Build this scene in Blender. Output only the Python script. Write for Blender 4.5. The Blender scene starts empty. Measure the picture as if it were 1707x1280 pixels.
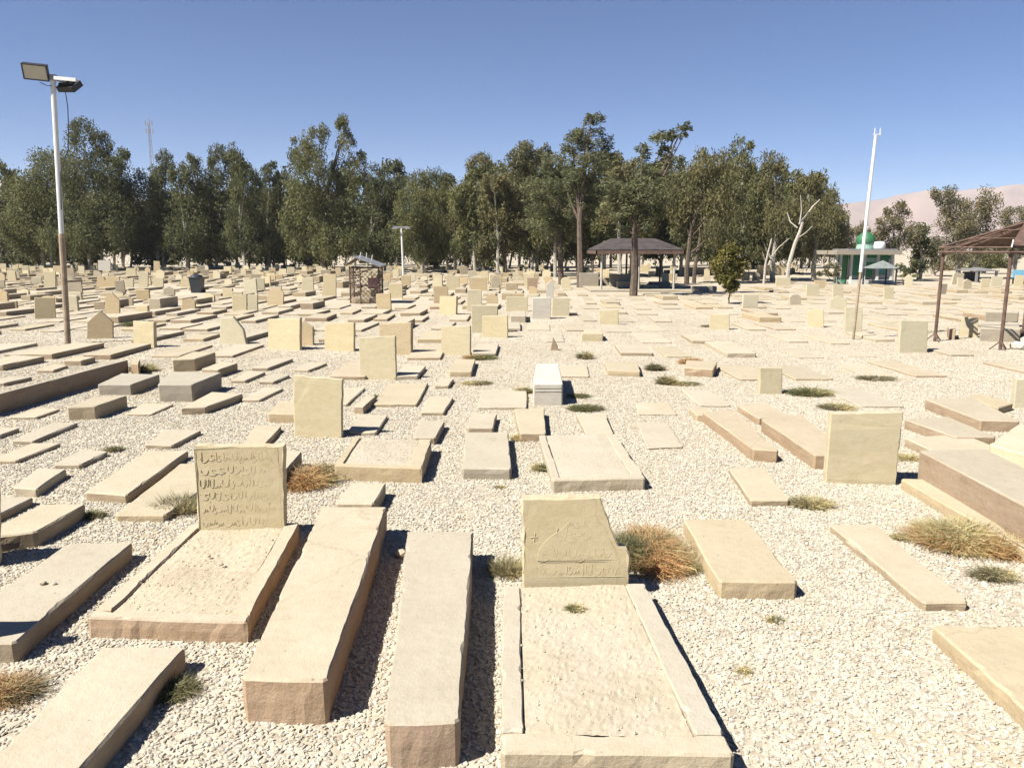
import bpy, bmesh, math, random
import numpy as np
from mathutils import Vector, Matrix
R = math.radians
rnd = random.Random(7)
SC = bpy.context.scene
COL = SC.collection

# ------------------------------------------------------------------ camera
F, CH, HZ = 1260.0, 2.1, 415.0            # focal length in photo pixels, eye height, horizon row
PITCH = math.atan((640 - HZ) / F)
cd = bpy.data.cameras.new('camera'); cam = bpy.data.objects.new('camera', cd); COL.objects.link(cam)
cd.sensor_width = 36; cd.lens = 36 * F / 1707; cd.clip_start = .05; cd.clip_end = 12000
cam.location = (0, 0, CH); cam.rotation_euler = (math.pi / 2 - PITCH, 0, 0)
SC.camera = cam
# ------------------------------------------------------------------ world, sun, exposure
SUN_EL, SH_AZ = R(49), R(31)              # sun height; direction the shadows fall (from +X towards +Y)
w = bpy.data.worlds.new('World'); SC.world = w; w.use_nodes = True
nt = w.node_tree; bg = nt.nodes['Background']
sky = nt.nodes.new('ShaderNodeTexSky'); sky.sky_type = 'NISHITA'; sky.sun_disc = False
sd = Vector((-math.cos(SH_AZ) * math.cos(SUN_EL), -math.sin(SH_AZ) * math.cos(SUN_EL), math.sin(SUN_EL)))
sky.sun_elevation = SUN_EL; sky.sun_rotation = math.atan2(sd.x, sd.y)
sky.altitude = 2500; sky.air_density = .9; sky.dust_density = .4; sky.ozone_density = 8.0
hs_ = nt.nodes.new('ShaderNodeHueSaturation'); hs_.inputs['Saturation'].default_value = 2.1; hs_.inputs['Hue'].default_value = .503; hs_.inputs['Value'].default_value = .74
nt.links.new(sky.outputs[0], hs_.inputs['Color']); nt.links.new(hs_.outputs[0], bg.inputs[0]); bg.inputs[1].default_value = .05
sl = bpy.data.lights.new('sun', 'SUN'); so = bpy.data.objects.new('sun', sl); COL.objects.link(so)
sl.energy = 5.0; sl.angle = R(.53); sl.color = (1, .95, .86)
so.rotation_euler = sd.to_track_quat('Z', 'Y').to_euler()
SC.view_settings.view_transform = 'Standard'; SC.view_settings.look = 'None'
SC.view_settings.exposure = 1.47; SC.view_settings.gamma = 1

# ------------------------------------------------------------------ helpers
def ray(px, py):
    x = (px - 853.5) / F; y = -(py - 640) / F
    return Vector((x, math.cos(PITCH) + y * math.sin(PITCH), -math.sin(PITCH) + y * math.cos(PITCH)))
def G(px, py, z=0.0):                      # photo pixel -> point on the level z
    d = ray(px, py); t = (z - CH) / d.z
    return Vector((0, 0, CH)) + d * t
def V(px, py, Y):                          # photo pixel -> point at distance Y
    d = ray(px, py); return Vector((0, 0, CH)) + d * (Y / d.y)
def tag(o, label=None, cat=None, group=None, kind=None):
    if label: o['label'] = label
    if cat: o['category'] = cat
    if group: o['group'] = group
    o['kind'] = kind or 'thing'
    return o
def mesh_obj(name, verts, faces, mats, parent=None, loc=(0, 0, 0), smooth=False, midx=None):
    me = bpy.data.meshes.new(name)
    me.from_pydata([tuple(v) for v in verts], [], faces)
    for m in (mats if isinstance(mats, (list, tuple)) else [mats]): me.materials.append(m)
    if midx is not None: me.polygons.foreach_set('material_index', midx)
    if smooth: me.polygons.foreach_set('use_smooth', [True] * len(me.polygons))
    me.update()
    o = bpy.data.objects.new(name, me); COL.objects.link(o); o.location = loc
    if parent: o.parent = parent
    return o
def empty(name, loc):
    o = bpy.data.objects.new(name, None); COL.objects.link(o); o.location = loc; o.empty_display_size = .2
    return o
def fixn(o):
    bm = bmesh.new(); bm.from_mesh(o.data); bmesh.ops.recalc_face_normals(bm, faces=bm.faces); bm.to_mesh(o.data); bm.free()
    return o
class MB:
    """collects simple solids into one mesh"""
    def __init__(s): s.v = []; s.f = []
    def box(s, c, size, rot=None):
        n = len(s.v); c = Vector(c)
        for k in range(8):
            p = Vector(((k & 1) - .5, ((k >> 1) & 1) - .5, ((k >> 2) & 1) - .5)); p = Vector((p.x * size[0], p.y * size[1], p.z * size[2]))
            if rot: p = rot @ p
            s.v.append(c + p)
        for f in ((0, 2, 3, 1), (4, 5, 7, 6), (0, 1, 5, 4), (2, 6, 7, 3), (0, 4, 6, 2), (1, 3, 7, 5)): s.f.append([n + i for i in f])
    def tube(s, pts, rad, seg=8):
        pts = [Vector(p) for p in pts]; n0 = len(s.v)
        rads = rad if isinstance(rad, (list, tuple)) else [rad] * len(pts)
        for i, p in enumerate(pts):
            d = (pts[min(i + 1, len(pts) - 1)] - pts[max(i - 1, 0)]).normalized()
            a = d.cross(Vector((0, 0, 1)) if abs(d.z) < .9 else Vector((1, 0, 0))).normalized(); b = d.cross(a)
            for k in range(seg):
                t = 2 * math.pi * k / seg; s.v.append(p + (a * math.cos(t) + b * math.sin(t)) * rads[i])
        for i in range(len(pts) - 1):
            for k in range(seg):
                k2 = (k + 1) % seg
                s.f.append([n0 + i * seg + k, n0 + i * seg + k2, n0 + (i + 1) * seg + k2, n0 + (i + 1) * seg + k])
        s.f.append([n0 + k for k in range(seg)][::-1]); s.f.append([n0 + (len(pts) - 1) * seg + k for k in range(seg)])
    def lathe(s, c, prof, seg=20):
        n0 = len(s.v); c = Vector(c)
        for r, z in prof:
            for k in range(seg):
                t = 2 * math.pi * k / seg; s.v.append(c + Vector((r * math.cos(t), r * math.sin(t), z)))
        for i in range(len(prof) - 1):
            for k in range(seg):
                k2 = (k + 1) % seg
                s.f.append([n0 + i * seg + k, n0 + i * seg + k2, n0 + (i + 1) * seg + k2, n0 + (i + 1) * seg + k])
    def quad(s, *p):
        n = len(s.v); s.v += [Vector(q) for q in p]; s.f.append(list(range(n, n + len(p))))
    def slabpoly(s, pts, t):               # thick sheet from a flat polygon
        pts = [Vector(p) for p in pts]; nrm = (pts[1] - pts[0]).cross(pts[2] - pts[0]).normalized() * t
        n = len(s.v); k = len(pts); s.v += pts + [p - nrm for p in pts]
        s.f.append(list(range(n, n + k))); s.f.append([n + k + i for i in range(k)][::-1])
        for i in range(k): s.f.append([n + i, n + k + i, n + k + (i + 1) % k, n + (i + 1) % k])
    def build(s, name, mat, parent=None, origin=None, smooth=False):
        org = Vector(origin) if origin is not None else Vector((0, 0, 0))
        o = mesh_obj(name, [v - org for v in s.v], s.f, mat, parent, org if parent is None else (0, 0, 0), smooth)
        return fixn(o)

# ------------------------------------------------------------------ materials
def newmat(name):
    m = bpy.data.materials.new(name); m.use_nodes = True
    return m, m.node_tree.nodes, m.node_tree.links, m.node_tree.nodes['Principled BSDF']
ALB = .55                                  # measured stone albedo against the first guesses
def dim(c, k=ALB): return tuple(x * k for x in c)
def ramp(N, stops):
    r = N.new('ShaderNodeValToRGB'); e = r.color_ramp.elements
    while len(e) < len(stops): e.new(.5)
    for i, (p, c) in enumerate(stops): e[i].position = p; e[i].color = (*c, 1)
    return r
def mixc(N, L, fac, a, b, mode='MIX'):
    m = N.new('ShaderNodeMix'); m.data_type = 'RGBA'; m.blend_type = mode
    for sck, v in ((m.inputs['Factor'], fac), (m.inputs['A'], a), (m.inputs['B'], b)):
        if isinstance(v, (int, float)): sck.default_value = v
        elif isinstance(v, tuple): sck.default_value = (*v, 1)
        else: L.new(v, sck)
    return m.outputs['Result']
def noise(N, L, vec, scale, detail=4, rough=.6):
    n = N.new('ShaderNodeTexNoise'); n.inputs['Scale'].default_value = scale; n.inputs['Detail'].default_value = detail; n.inputs['Roughness'].default_value = rough
    if vec is not None: L.new(vec, n.inputs['Vector'])
    return n
def objvec(N, L):
    tc = N.new('ShaderNodeTexCoord'); oi = N.new('ShaderNodeObjectInfo'); m = N.new('ShaderNodeMath'); m.operation = 'MULTIPLY'; m.inputs[1].default_value = 53
    L.new(oi.outputs['Random'], m.inputs[0]); a = N.new('ShaderNodeVectorMath'); a.operation = 'ADD'
    L.new(tc.outputs['Object'], a.inputs[0]); L.new(m.outputs[0], a.inputs[1])
    return a.outputs[0], oi.outputs['Random']
def plain(name, col, rough=.6, metal=0, var=.15, scale=6):
    m, N, L, B = newmat(name); v, r = objvec(N, L)
    col = dim(col, .64); n = noise(N, L, v, scale); rp = ramp(N, [(.3, tuple(c * (1 - var) for c in col)), (.7, tuple(min(1, c * (1 + var)) for c in col))])
    L.new(n.outputs[0], rp.inputs[0]); L.new(rp.outputs[0], B.inputs['Base Color'])
    B.inputs['Roughness'].default_value = rough; B.inputs['Metallic'].default_value = metal
    return m
def stone(name, top_a, top_b, side_a, side_b, bump=.35, tint=.10, stain=.5):
    """quarried limestone: dusty pale where it faces up, raw ochre where it is cut, slab sides darkened further for shade"""
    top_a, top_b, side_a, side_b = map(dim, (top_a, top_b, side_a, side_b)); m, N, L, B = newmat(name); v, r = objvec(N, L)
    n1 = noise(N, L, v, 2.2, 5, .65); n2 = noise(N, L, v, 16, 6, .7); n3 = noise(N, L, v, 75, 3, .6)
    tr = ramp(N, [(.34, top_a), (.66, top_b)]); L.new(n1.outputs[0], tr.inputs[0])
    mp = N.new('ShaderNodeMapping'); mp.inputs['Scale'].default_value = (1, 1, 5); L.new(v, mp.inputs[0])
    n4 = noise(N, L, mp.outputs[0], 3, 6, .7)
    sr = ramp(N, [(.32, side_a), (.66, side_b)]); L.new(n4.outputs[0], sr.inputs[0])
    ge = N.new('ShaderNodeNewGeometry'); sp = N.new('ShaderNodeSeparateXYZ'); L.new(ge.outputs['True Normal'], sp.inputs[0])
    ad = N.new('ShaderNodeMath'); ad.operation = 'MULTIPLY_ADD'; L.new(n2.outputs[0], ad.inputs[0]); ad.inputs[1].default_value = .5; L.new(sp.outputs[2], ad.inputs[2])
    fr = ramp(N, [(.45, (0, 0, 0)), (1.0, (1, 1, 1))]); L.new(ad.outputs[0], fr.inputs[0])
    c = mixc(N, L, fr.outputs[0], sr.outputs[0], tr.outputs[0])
    # per-stone tint
    tn = ramp(N, [(0, (1 - tint, 1 - tint, 1 - tint)), (.5, (1, .985, .95)), (1, (1, .965, .90))]); L.new(r, tn.inputs[0])
    c = mixc(N, L, 1.0, c, tn.outputs[0], 'MULTIPLY')
    # fine grain and small dark pits
    gr = ramp(N, [(.25, (.82, .81, .79)), (.6, (1.03, 1.03, 1.03))]); L.new(n2.outputs[0], gr.inputs[0])
    c = mixc(N, L, stain, c, gr.outputs[0], 'MULTIPLY')
    vo = N.new('ShaderNodeTexVoronoi'); vo.inputs['Scale'].default_value = 9; L.new(v, vo.inputs['Vector'])
    pr = ramp(N, [(.035, (.45, .42, .38)), (.075, (1, 1, 1))]); L.new(vo.outputs['Distance'], pr.inputs[0])
    c = mixc(N, L, .8, c, pr.outputs[0], 'MULTIPLY')
    n5 = noise(N, L, v, 4.5, 6, .75); st = ramp(N, [(.60, (1, 1, 1)), (.72, (.80, .76, .70))]); L.new(n5.outputs[0], st.inputs[0])
    c = mixc(N, L, .7, c, st.outputs[0], 'MULTIPLY')
    dv = mixc(N, L, .12, v, n5.outputs['Color']); ve = N.new('ShaderNodeTexVoronoi'); ve.feature = 'DISTANCE_TO_EDGE'; ve.inputs['Scale'].default_value = .8; L.new(dv, ve.inputs['Vector'])
    cr = ramp(N, [(.0015, (.62, .58, .52)), (.004, (1, 1, 1))]); L.new(ve.outputs['Distance'], cr.inputs[0])
    gt = N.new('ShaderNodeMath'); gt.operation = 'GREATER_THAN'; gt.inputs[1].default_value = .86; L.new(r, gt.inputs[0]); c = mixc(N, L, gt.outputs[0], c, mixc(N, L, .45, c, cr.outputs[0], 'MULTIPLY'))
    L.new(c, B.inputs['Base Color']); B.inputs['Roughness'].default_value = .9; B.inputs['Specular IOR Level'].default_value = .2
    a2 = N.new('ShaderNodeMath'); a2.operation = 'MULTIPLY_ADD'; L.new(n3.outputs[0], a2.inputs[0]); a2.inputs[1].default_value = .35; L.new(n2.outputs[0], a2.inputs[2])
    b = N.new('ShaderNodeBump'); b.inputs['Strength'].default_value = bump; b.inputs['Distance'].default_value = .02
    L.new(a2.outputs[0], b.inputs['Height']); L.new(b.outputs[0], B.inputs['Normal'])
    return m
M = {}
M['slab'] = stone('grey_limestone', (.575, .51, .395), (.635, .57, .45), (.43, .335, .23), (.56, .46, .33))  # side tones set darker than the raw stone to deepen their shade
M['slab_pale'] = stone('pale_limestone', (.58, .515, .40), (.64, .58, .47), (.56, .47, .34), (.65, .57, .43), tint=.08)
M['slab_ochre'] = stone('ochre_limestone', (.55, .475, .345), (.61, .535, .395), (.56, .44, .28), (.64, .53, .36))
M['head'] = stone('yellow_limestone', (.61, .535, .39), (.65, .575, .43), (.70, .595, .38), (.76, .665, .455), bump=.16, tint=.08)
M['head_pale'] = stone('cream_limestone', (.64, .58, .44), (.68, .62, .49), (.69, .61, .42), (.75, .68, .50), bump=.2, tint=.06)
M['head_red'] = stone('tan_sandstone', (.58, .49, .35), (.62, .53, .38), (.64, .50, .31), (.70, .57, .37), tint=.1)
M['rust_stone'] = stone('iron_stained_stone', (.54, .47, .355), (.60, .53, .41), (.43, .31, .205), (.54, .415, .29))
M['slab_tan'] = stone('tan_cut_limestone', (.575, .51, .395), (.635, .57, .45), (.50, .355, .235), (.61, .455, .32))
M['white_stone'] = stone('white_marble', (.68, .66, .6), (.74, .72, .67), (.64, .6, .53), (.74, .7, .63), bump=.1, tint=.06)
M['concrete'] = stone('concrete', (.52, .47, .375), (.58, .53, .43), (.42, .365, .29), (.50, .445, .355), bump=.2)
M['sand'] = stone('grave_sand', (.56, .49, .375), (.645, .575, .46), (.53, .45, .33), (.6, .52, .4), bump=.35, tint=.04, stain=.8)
def ground_mat():
    m, N, L, B = newmat('gravel_ground'); tc = N.new('ShaderNodeTexCoord'); v = tc.outputs['Object']
    n1 = noise(N, L, v, .35, 5, .6); n2 = noise(N, L, v, 30, 4, .7)
    c1 = ramp(N, [(.35, dim((.56, .485, .375))), (.65, dim((.655, .585, .47)))]); L.new(n1.outputs[0], c1.inputs[0])
    vo = N.new('ShaderNodeTexVoronoi'); vo.inputs['Scale'].default_value = 26; L.new(v, vo.inputs['Vector'])
    sp = N.new('ShaderNodeSeparateColor'); L.new(vo.outputs['Color'], sp.inputs[0])
    c2 = ramp(N, [(0, (.74, .73, .71)), (.5, (1, 1, 1)), (1, (1.18, 1.17, 1.15))]); L.new(sp.outputs[0], c2.inputs[0])
    c = mixc(N, L, 1.0, c1.outputs[0], c2.outputs[0], 'MULTIPLY')
    n3 = noise(N, L, v, 1.6, 4, .65); dr = ramp(N, [(.52, (1, 1, 1)), (.72, (.86, .76, .6))]); L.new(n3.outputs[0], dr.inputs[0])
    c = mixc(N, L, .7, c, dr.outputs[0], 'MULTIPLY')
    L.new(c, B.inputs['Base Color']); B.inputs['Roughness'].default_value = .95; B.inputs['Specular IOR Level'].default_value = .15
    b = N.new('ShaderNodeBump'); b.inputs['Strength'].default_value = .5; b.inputs['Distance'].default_value = .012; b.invert = True
    L.new(vo.outputs['Distance'], b.inputs['Height']); L.new(b.outputs[0], B.inputs['Normal'])
    return m
M['ground'] = ground_mat()
def pebble_mat():
    m, N, L, B = newmat('pebble'); oi = N.new('ShaderNodeObjectInfo')
    c = ramp(N, [(p_, dim(q_)) for p_, q_ in ((0, (.52, .47, .39)), (.25, (.61, .55, .44)), (.6, (.67, .62, .51)), (.85, (.72, .68, .58)), (1, (.62, .53, .39)))]); L.new(oi.outputs['Random'], c.inputs[0])
    tc = N.new('ShaderNodeTexCoord'); n = noise(N, L, tc.outputs['Object'], 60, 3); g = ramp(N, [(.3, (.85, .85, .85)), (.7, (1.05, 1.05, 1.05))]); L.new(n.outputs[0], g.inputs[0])
    L.new(mixc(N, L, 1.0, c.outputs[0], g.outputs[0], 'MULTIPLY'), B.inputs['Base Color']); B.inputs['Roughness'].default_value = .9; B.inputs['Specular IOR Level'].default_value = .2
    return m
M['pebble'] = pebble_mat()
def leaf_mat(name, cols, trans=.3):
    m, N, L, B = newmat(name); ge = N.new('ShaderNodeNewGeometry')
    k = len(cols); r = ramp(N, [(i / (k - 1), dim(c, .57)) for i, c in enumerate(cols)]); L.new(ge.outputs['Random Per Island'], r.inputs[0])
    tc = N.new('ShaderNodeTexCoord'); n = noise(N, L, tc.outputs['Object'], .5, 2); g = ramp(N, [(.35, (.75, .8, .75)), (.65, (1.2, 1.12, .95))]); L.new(n.outputs[0], g.inputs[0])
    c = mixc(N, L, 1.0, r.outputs[0], g.outputs[0], 'MULTIPLY')
    L.new(c, B.inputs['Base Color']); B.inputs['Roughness'].default_value = .7; B.inputs['Specular IOR Level'].default_value = .25
    t = N.new('ShaderNodeBsdfTranslucent'); L.new(c, t.inputs[0]); mx = N.new('ShaderNodeMixShader'); mx.inputs[0].default_value = trans + .08
    L.new(B.outputs[0], mx.inputs[1]); L.new(t.outputs[0], mx.inputs[2]); L.new(mx.outputs[0], N['Material Output'].inputs[0])
    return m
M['leaf_dark'] = leaf_mat('dark_foliage', [(0.110, 0.127, 0.062), (0.170, 0.185, 0.088), (0.238, 0.242, 0.123)])
M['leaf_green'] = leaf_mat('olive_foliage', [(0.149, 0.164, 0.071), (0.223, 0.231, 0.104), (0.304, 0.294, 0.144)])
M['leaf_pine'] = leaf_mat('pine_foliage', [(0.144, 0.160, 0.086), (0.206, 0.220, 0.120), (0.272, 0.277, 0.154)])
M['leaf_brown'] = leaf_mat('browning_foliage', [(0.169, 0.169, 0.083), (0.236, 0.224, 0.112), (0.316, 0.271, 0.147)])
M['leaf_grey'] = leaf_mat('grey_green_foliage', [(0.193, 0.182, 0.106), (0.259, 0.235, 0.139), (0.331, 0.281, 0.172)])
M['leaf_yellow'] = leaf_mat('yellow_green_foliage', [(.16, .16, .04), (.26, .24, .07), (.36, .30, .11)])
M['w_green'] = leaf_mat('green_weed', [(0.183, 0.207, 0.098), (0.260, 0.275, 0.137), (0.367, 0.337, 0.183)])
M['w_straw'] = leaf_mat('straw_weed', [(0.644, 0.521, 0.275), (0.828, 0.690, 0.398), (0.850, 0.828, 0.536)])
M['w_orange'] = leaf_mat('rusty_weed', [(0.644, 0.352, 0.183), (0.828, 0.506, 0.275), (0.850, 0.674, 0.383)])
M['w_dark'] = leaf_mat('dull_weed', [(0.214, 0.199, 0.122), (0.321, 0.291, 0.183), (0.444, 0.383, 0.245)])
M['bark_white'] = plain('white_bark', (.42, .38, .31), .9, var=.35, scale=4)
M['bark_brown'] = plain('brown_bark', (.13, .095, .068), .95, var=.4, scale=5)
M['bark_dead'] = plain('bleached_wood', (.52, .47, .40), .85, var=.2, scale=4)
M['paint_white'] = plain('white_paint', (.80, .80, .79), .45, var=.06, scale=5)
M['rust'] = plain('rusty_steel', (.15, .09, .065), .8, .2, var=.4, scale=9)
M['rust_pale'] = plain('dusty_rusty_pipe', (.38, .29, .2), .75, .1, var=.3, scale=7)
M['dark_metal'] = plain('dark_metal', (.045, .045, .05), .5, .4, var=.2)
M['zinc'] = plain('galvanised_sheet', (.42, .41, .41), .45, .5, var=.12)
M['roof_brown'] = plain('tree_shaded_brown_roof', (.055, .042, .04), .9, 0, var=.6, scale=2.2)  # brown darkened and mottled to stand in for the pines' dappled shade
M['black_plastic'] = plain('black_plastic', (.028, .033, .04), .45, 0, var=.15)
M['canopy'] = plain('grey_green_sheet', (.22, .25, .24), .6, 0, var=.2)
M['glass_lamp'] = plain('lamp_reflector', (.52, .50, .40), .35, 0, var=.06, scale=2)
M['green_paint'] = plain('green_paint', (.02, .22, .09), .5, var=.12)
M['dome_green'] = plain('dome_green', (.03, .17, .065), .6, var=.12)
M['teal'] = plain('teal_panel', (.12, .36, .31), .4, var=.15)
M['pale_green'] = plain('pale_green_band', (.35, .55, .44), .5, var=.1)
M['blue_board'] = plain('blue_board', (.22, .50, .68), .5, var=.08)
M['cloth_pink'] = plain('faded_pink_cloth', (.5, .27, .26), .9, var=.25)
M['plaster'] = plain('white_plaster', (.66, .65, .60), .8, var=.1, scale=3)
M['bag'] = plain('white_sack', (.75, .73, .69), .8, var=.1)
M['wall_tan'] = plain('tan_wall', (.52, .42, .26), .9, var=.12, scale=2)
def mountain_mat():
    m, N, L, B = newmat('bare_mountain'); tc = N.new('ShaderNodeTexCoord'); n = noise(N, L, tc.outputs['Object'], .004, 8, .65)
    r = ramp(N, [(.35, (.17, .115, .09)), (.65, (.24, .17, .135))]); L.new(n.outputs[0], r.inputs[0]); L.new(r.outputs[0], B.inputs['Base Color']); B.inputs['Roughness'].default_value = 1; B.inputs['Specular IOR Level'].default_value = 0
    return m
M['mountain'] = mountain_mat()

# ------------------------------------------------------------------ setting: ground, mountain, gravel
HAZE = .00016
def setting():
    bm = MB(); s = 5000
    bm.quad((-s, -60, 0), (s, -60, 0), (s, s, 0), (-s, s, 0))
    tag(bm.build('ground', M['ground']), kind='structure')
    m = bpy.data.materials.new('air'); m.use_nodes = True; N, L = m.node_tree.nodes, m.node_tree.links; N.remove(N['Principled BSDF'])
    pv = N.new('ShaderNodeVolumePrincipled'); pv.inputs['Color'].default_value = (.90, .93, 1, 1); pv.inputs['Density'].default_value = HAZE; pv.inputs['Anisotropy'].default_value = .0
    L.new(pv.outputs[0], N['Material Output'].inputs['Volume'])
    bm = MB(); bm.box((0, 2500, 179), (10400, 5400, 360)); tag(bm.build('haze', m), 'thin pale haze over the plain', 'haze', kind='stuff')
    # bare range far behind: a real ridge with depth
    prof = [(-700, 340), (-200, 318), (20, 300), (60, 306), (200, 330), (500, 352), (900, 356), (1250, 352), (1400, 341), (1470, 333), (1540, 321), (1610, 317), (1660, 314), (1760, 306), (1900, 290), (2300, 300), (2700, 330)]
    vs = []; fs = []; nx, ny = 260, 16; r = random.Random(3)
    for j in range(ny):
        t = j / (ny - 1)
        for i in range(nx):
            px = -700 + 3400 * i / (nx - 1)
            for (a, b) in zip(prof, prof[1:]):
                if a[0] <= px <= b[0]: py = a[1] + (b[1] - a[1]) * (px - a[0]) / (b[0] - a[0]); break
            Y = 2300 + 900 * t; top = V(px, py, 3200); k = math.sin(t * math.pi / 2) ** 1.2
            wig = math.sin(i * .55 + t * 3) * .5 + math.sin(i * 1.3 + 2 - t * 5) * .3 + r.uniform(-.25, .25)
            vs.append((top.x * Y / 3200, Y, max(-5, top.z * k * (1 + .10 * wig * math.sin(t * math.pi)) + r.uniform(-2, 2) - 6 * (1 - t))))
    for i in range(nx):                                  # far side of the range
        x, y, z = vs[(ny - 1) * nx + i]; vs.append((x * 1.2, y + 900, -5))
    for j in range(ny):
        for i in range(nx - 1): fs.append((j * nx + i, j * nx + i + 1, (j + 1) * nx + i + 1, (j + 1) * nx + i))
    tag(mesh_obj('mountain', vs, fs, M['mountain'], smooth=True), kind='structure')
    # loose gravel: crushed stones scattered over the nearer ground
    gv = []; gf = []
    ys = [1.2, 3, 5, 7, 9, 11, 13.5, 16]
    nc = 24
    ys = [1.2 + 27.8 * (k / 60) ** 1.4 for k in range(61)]
    for y in ys: gv += [((.74 * y + .5) * (2 * c_ / nc - 1), y, .002) for c_ in range(nc + 1)]
    for i in range(len(ys) - 1): gf += [(i * (nc + 1) + c_, i * (nc + 1) + c_ + 1, (i + 1) * (nc + 1) + c_ + 1, (i + 1) * (nc + 1) + c_) for c_ in range(nc)]
    o = mesh_obj('gravel', gv, gf, M['pebble']); tag(o, 'pale crushed limestone gravel spread between the graves', 'gravel', kind='stuff')
    ng = bpy.data.node_groups.new('gravel_scatter', 'GeometryNodeTree')
    ng.interface.new_socket('Geometry', in_out='INPUT', socket_type='NodeSocketGeometry'); ng.interface.new_socket('Geometry', in_out='OUTPUT', socket_type='NodeSocketGeometry')
    N, L = ng.nodes, ng.links; gi = N.new('NodeGroupInput'); go = N.new('NodeGroupOutput')
    pos = N.new('GeometryNodeInputPosition'); sx = N.new('ShaderNodeSeparateXYZ'); L.new(pos.outputs[0], sx.inputs[0])
    mr = N.new('ShaderNodeMapRange'); mr.inputs['From Min'].default_value = 4; mr.inputs['From Max'].default_value = 15; mr.inputs['To Min'].default_value = 3300; mr.inputs['To Max'].default_value = 600
    L.new(sx.outputs[1], mr.inputs['Value'])
    dp = N.new('GeometryNodeDistributePointsOnFaces'); L.new(gi.outputs[0], dp.inputs['Mesh'])
    fd = N.new('ShaderNodeMapRange'); fd.inputs['From Min'].default_value = 15; fd.inputs['From Max'].default_value = 29; fd.inputs['To Min'].default_value = 1; fd.inputs['To Max'].default_value = .12; L.new(sx.outputs[1], fd.inputs['Value'])
    fm = N.new('ShaderNodeMath'); fm.operation = 'MULTIPLY'; L.new(mr.outputs[0], fm.inputs[0]); L.new(fd.outputs[0], fm.inputs[1])
    dn = N.new('ShaderNodeTexNoise'); dn.inputs['Scale'].default_value = .9; dn.inputs['Detail'].default_value = 3; L.new(pos.outputs[0], dn.inputs['Vector'])
    dm = N.new('ShaderNodeMapRange'); dm.inputs['From Min'].default_value = .36; dm.inputs['From Max'].default_value = .55; dm.inputs['To Min'].default_value = .45; dm.inputs['To Max'].default_value = 1; L.new(dn.outputs[0], dm.inputs['Value'])
    dx = N.new('ShaderNodeMath'); dx.operation = 'MULTIPLY'; L.new(fm.outputs[0], dx.inputs[0]); L.new(dm.outputs[0], dx.inputs[1]); L.new(dx.outputs[0], dp.inputs['Density'])
    jg = N.new('GeometryNodeJoinGeometry')
    for k in range(5):
        ic = N.new('GeometryNodeMeshIcoSphere'); ic.inputs['Radius'].default_value = .0092; ic.inputs['Subdivisions'].default_value = 2
        nz = N.new('ShaderNodeTexNoise'); nz.noise_dimensions = '4D'; nz.inputs['W'].default_value = k * 3.7; nz.inputs['Scale'].default_value = 50; nz.inputs['Detail'].default_value = 2
        sub = N.new('ShaderNodeVectorMath'); sub.operation = 'SUBTRACT'; sub.inputs[1].default_value = (.5, .5, .5); L.new(nz.outputs['Color'], sub.inputs[0])
        mu = N.new('ShaderNodeVectorMath'); mu.operation = 'SCALE'; mu.inputs['Scale'].default_value = .025; L.new(sub.outputs[0], mu.inputs[0])
        sp = N.new('GeometryNodeSetPosition'); L.new(ic.outputs[0], sp.inputs[0]); L.new(mu.outputs[0], sp.inputs['Offset'])
        sm = N.new('GeometryNodeSetMaterial'); sm.inputs['Material'].default_value = M['pebble']; L.new(sp.outputs[0], sm.inputs[0])
        ss = N.new('GeometryNodeSetShadeSmooth'); ss.inputs['Shade Smooth'].default_value = False; L.new(sm.outputs[0], ss.inputs[0])
        g2 = N.new('GeometryNodeGeometryToInstance'); L.new(ss.outputs[0], g2.inputs[0]); L.new(g2.outputs[0], jg.inputs[0])
    ip = N.new('GeometryNodeInstanceOnPoints'); L.new(dp.outputs['Points'], ip.inputs['Points']); L.new(jg.outputs[0], ip.inputs['Instance']); ip.inputs['Pick Instance'].default_value = True
    rr = N.new('FunctionNodeRandomValue'); rr.data_type = 'FLOAT_VECTOR'; rr.inputs[0].default_value = (-.4, -.4, 0); rr.inputs[1].default_value = (.4, .4, 6.28); L.new(rr.outputs[0], ip.inputs['Rotation'])
    rs = N.new('FunctionNodeRandomValue'); rs.data_type = 'FLOAT_VECTOR'; rs.inputs[0].default_value = (.5, .45, .35); rs.inputs[1].default_value = (1.75, 1.45, .85); rs.inputs['Seed'].default_value = 5; L.new(rs.outputs[0], ip.inputs['Scale'])
    L.new(ip.outputs[0], go.inputs[0])
    md = o.modifiers.new('scatter', 'NODES'); md.node_group = ng
setting()

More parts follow.
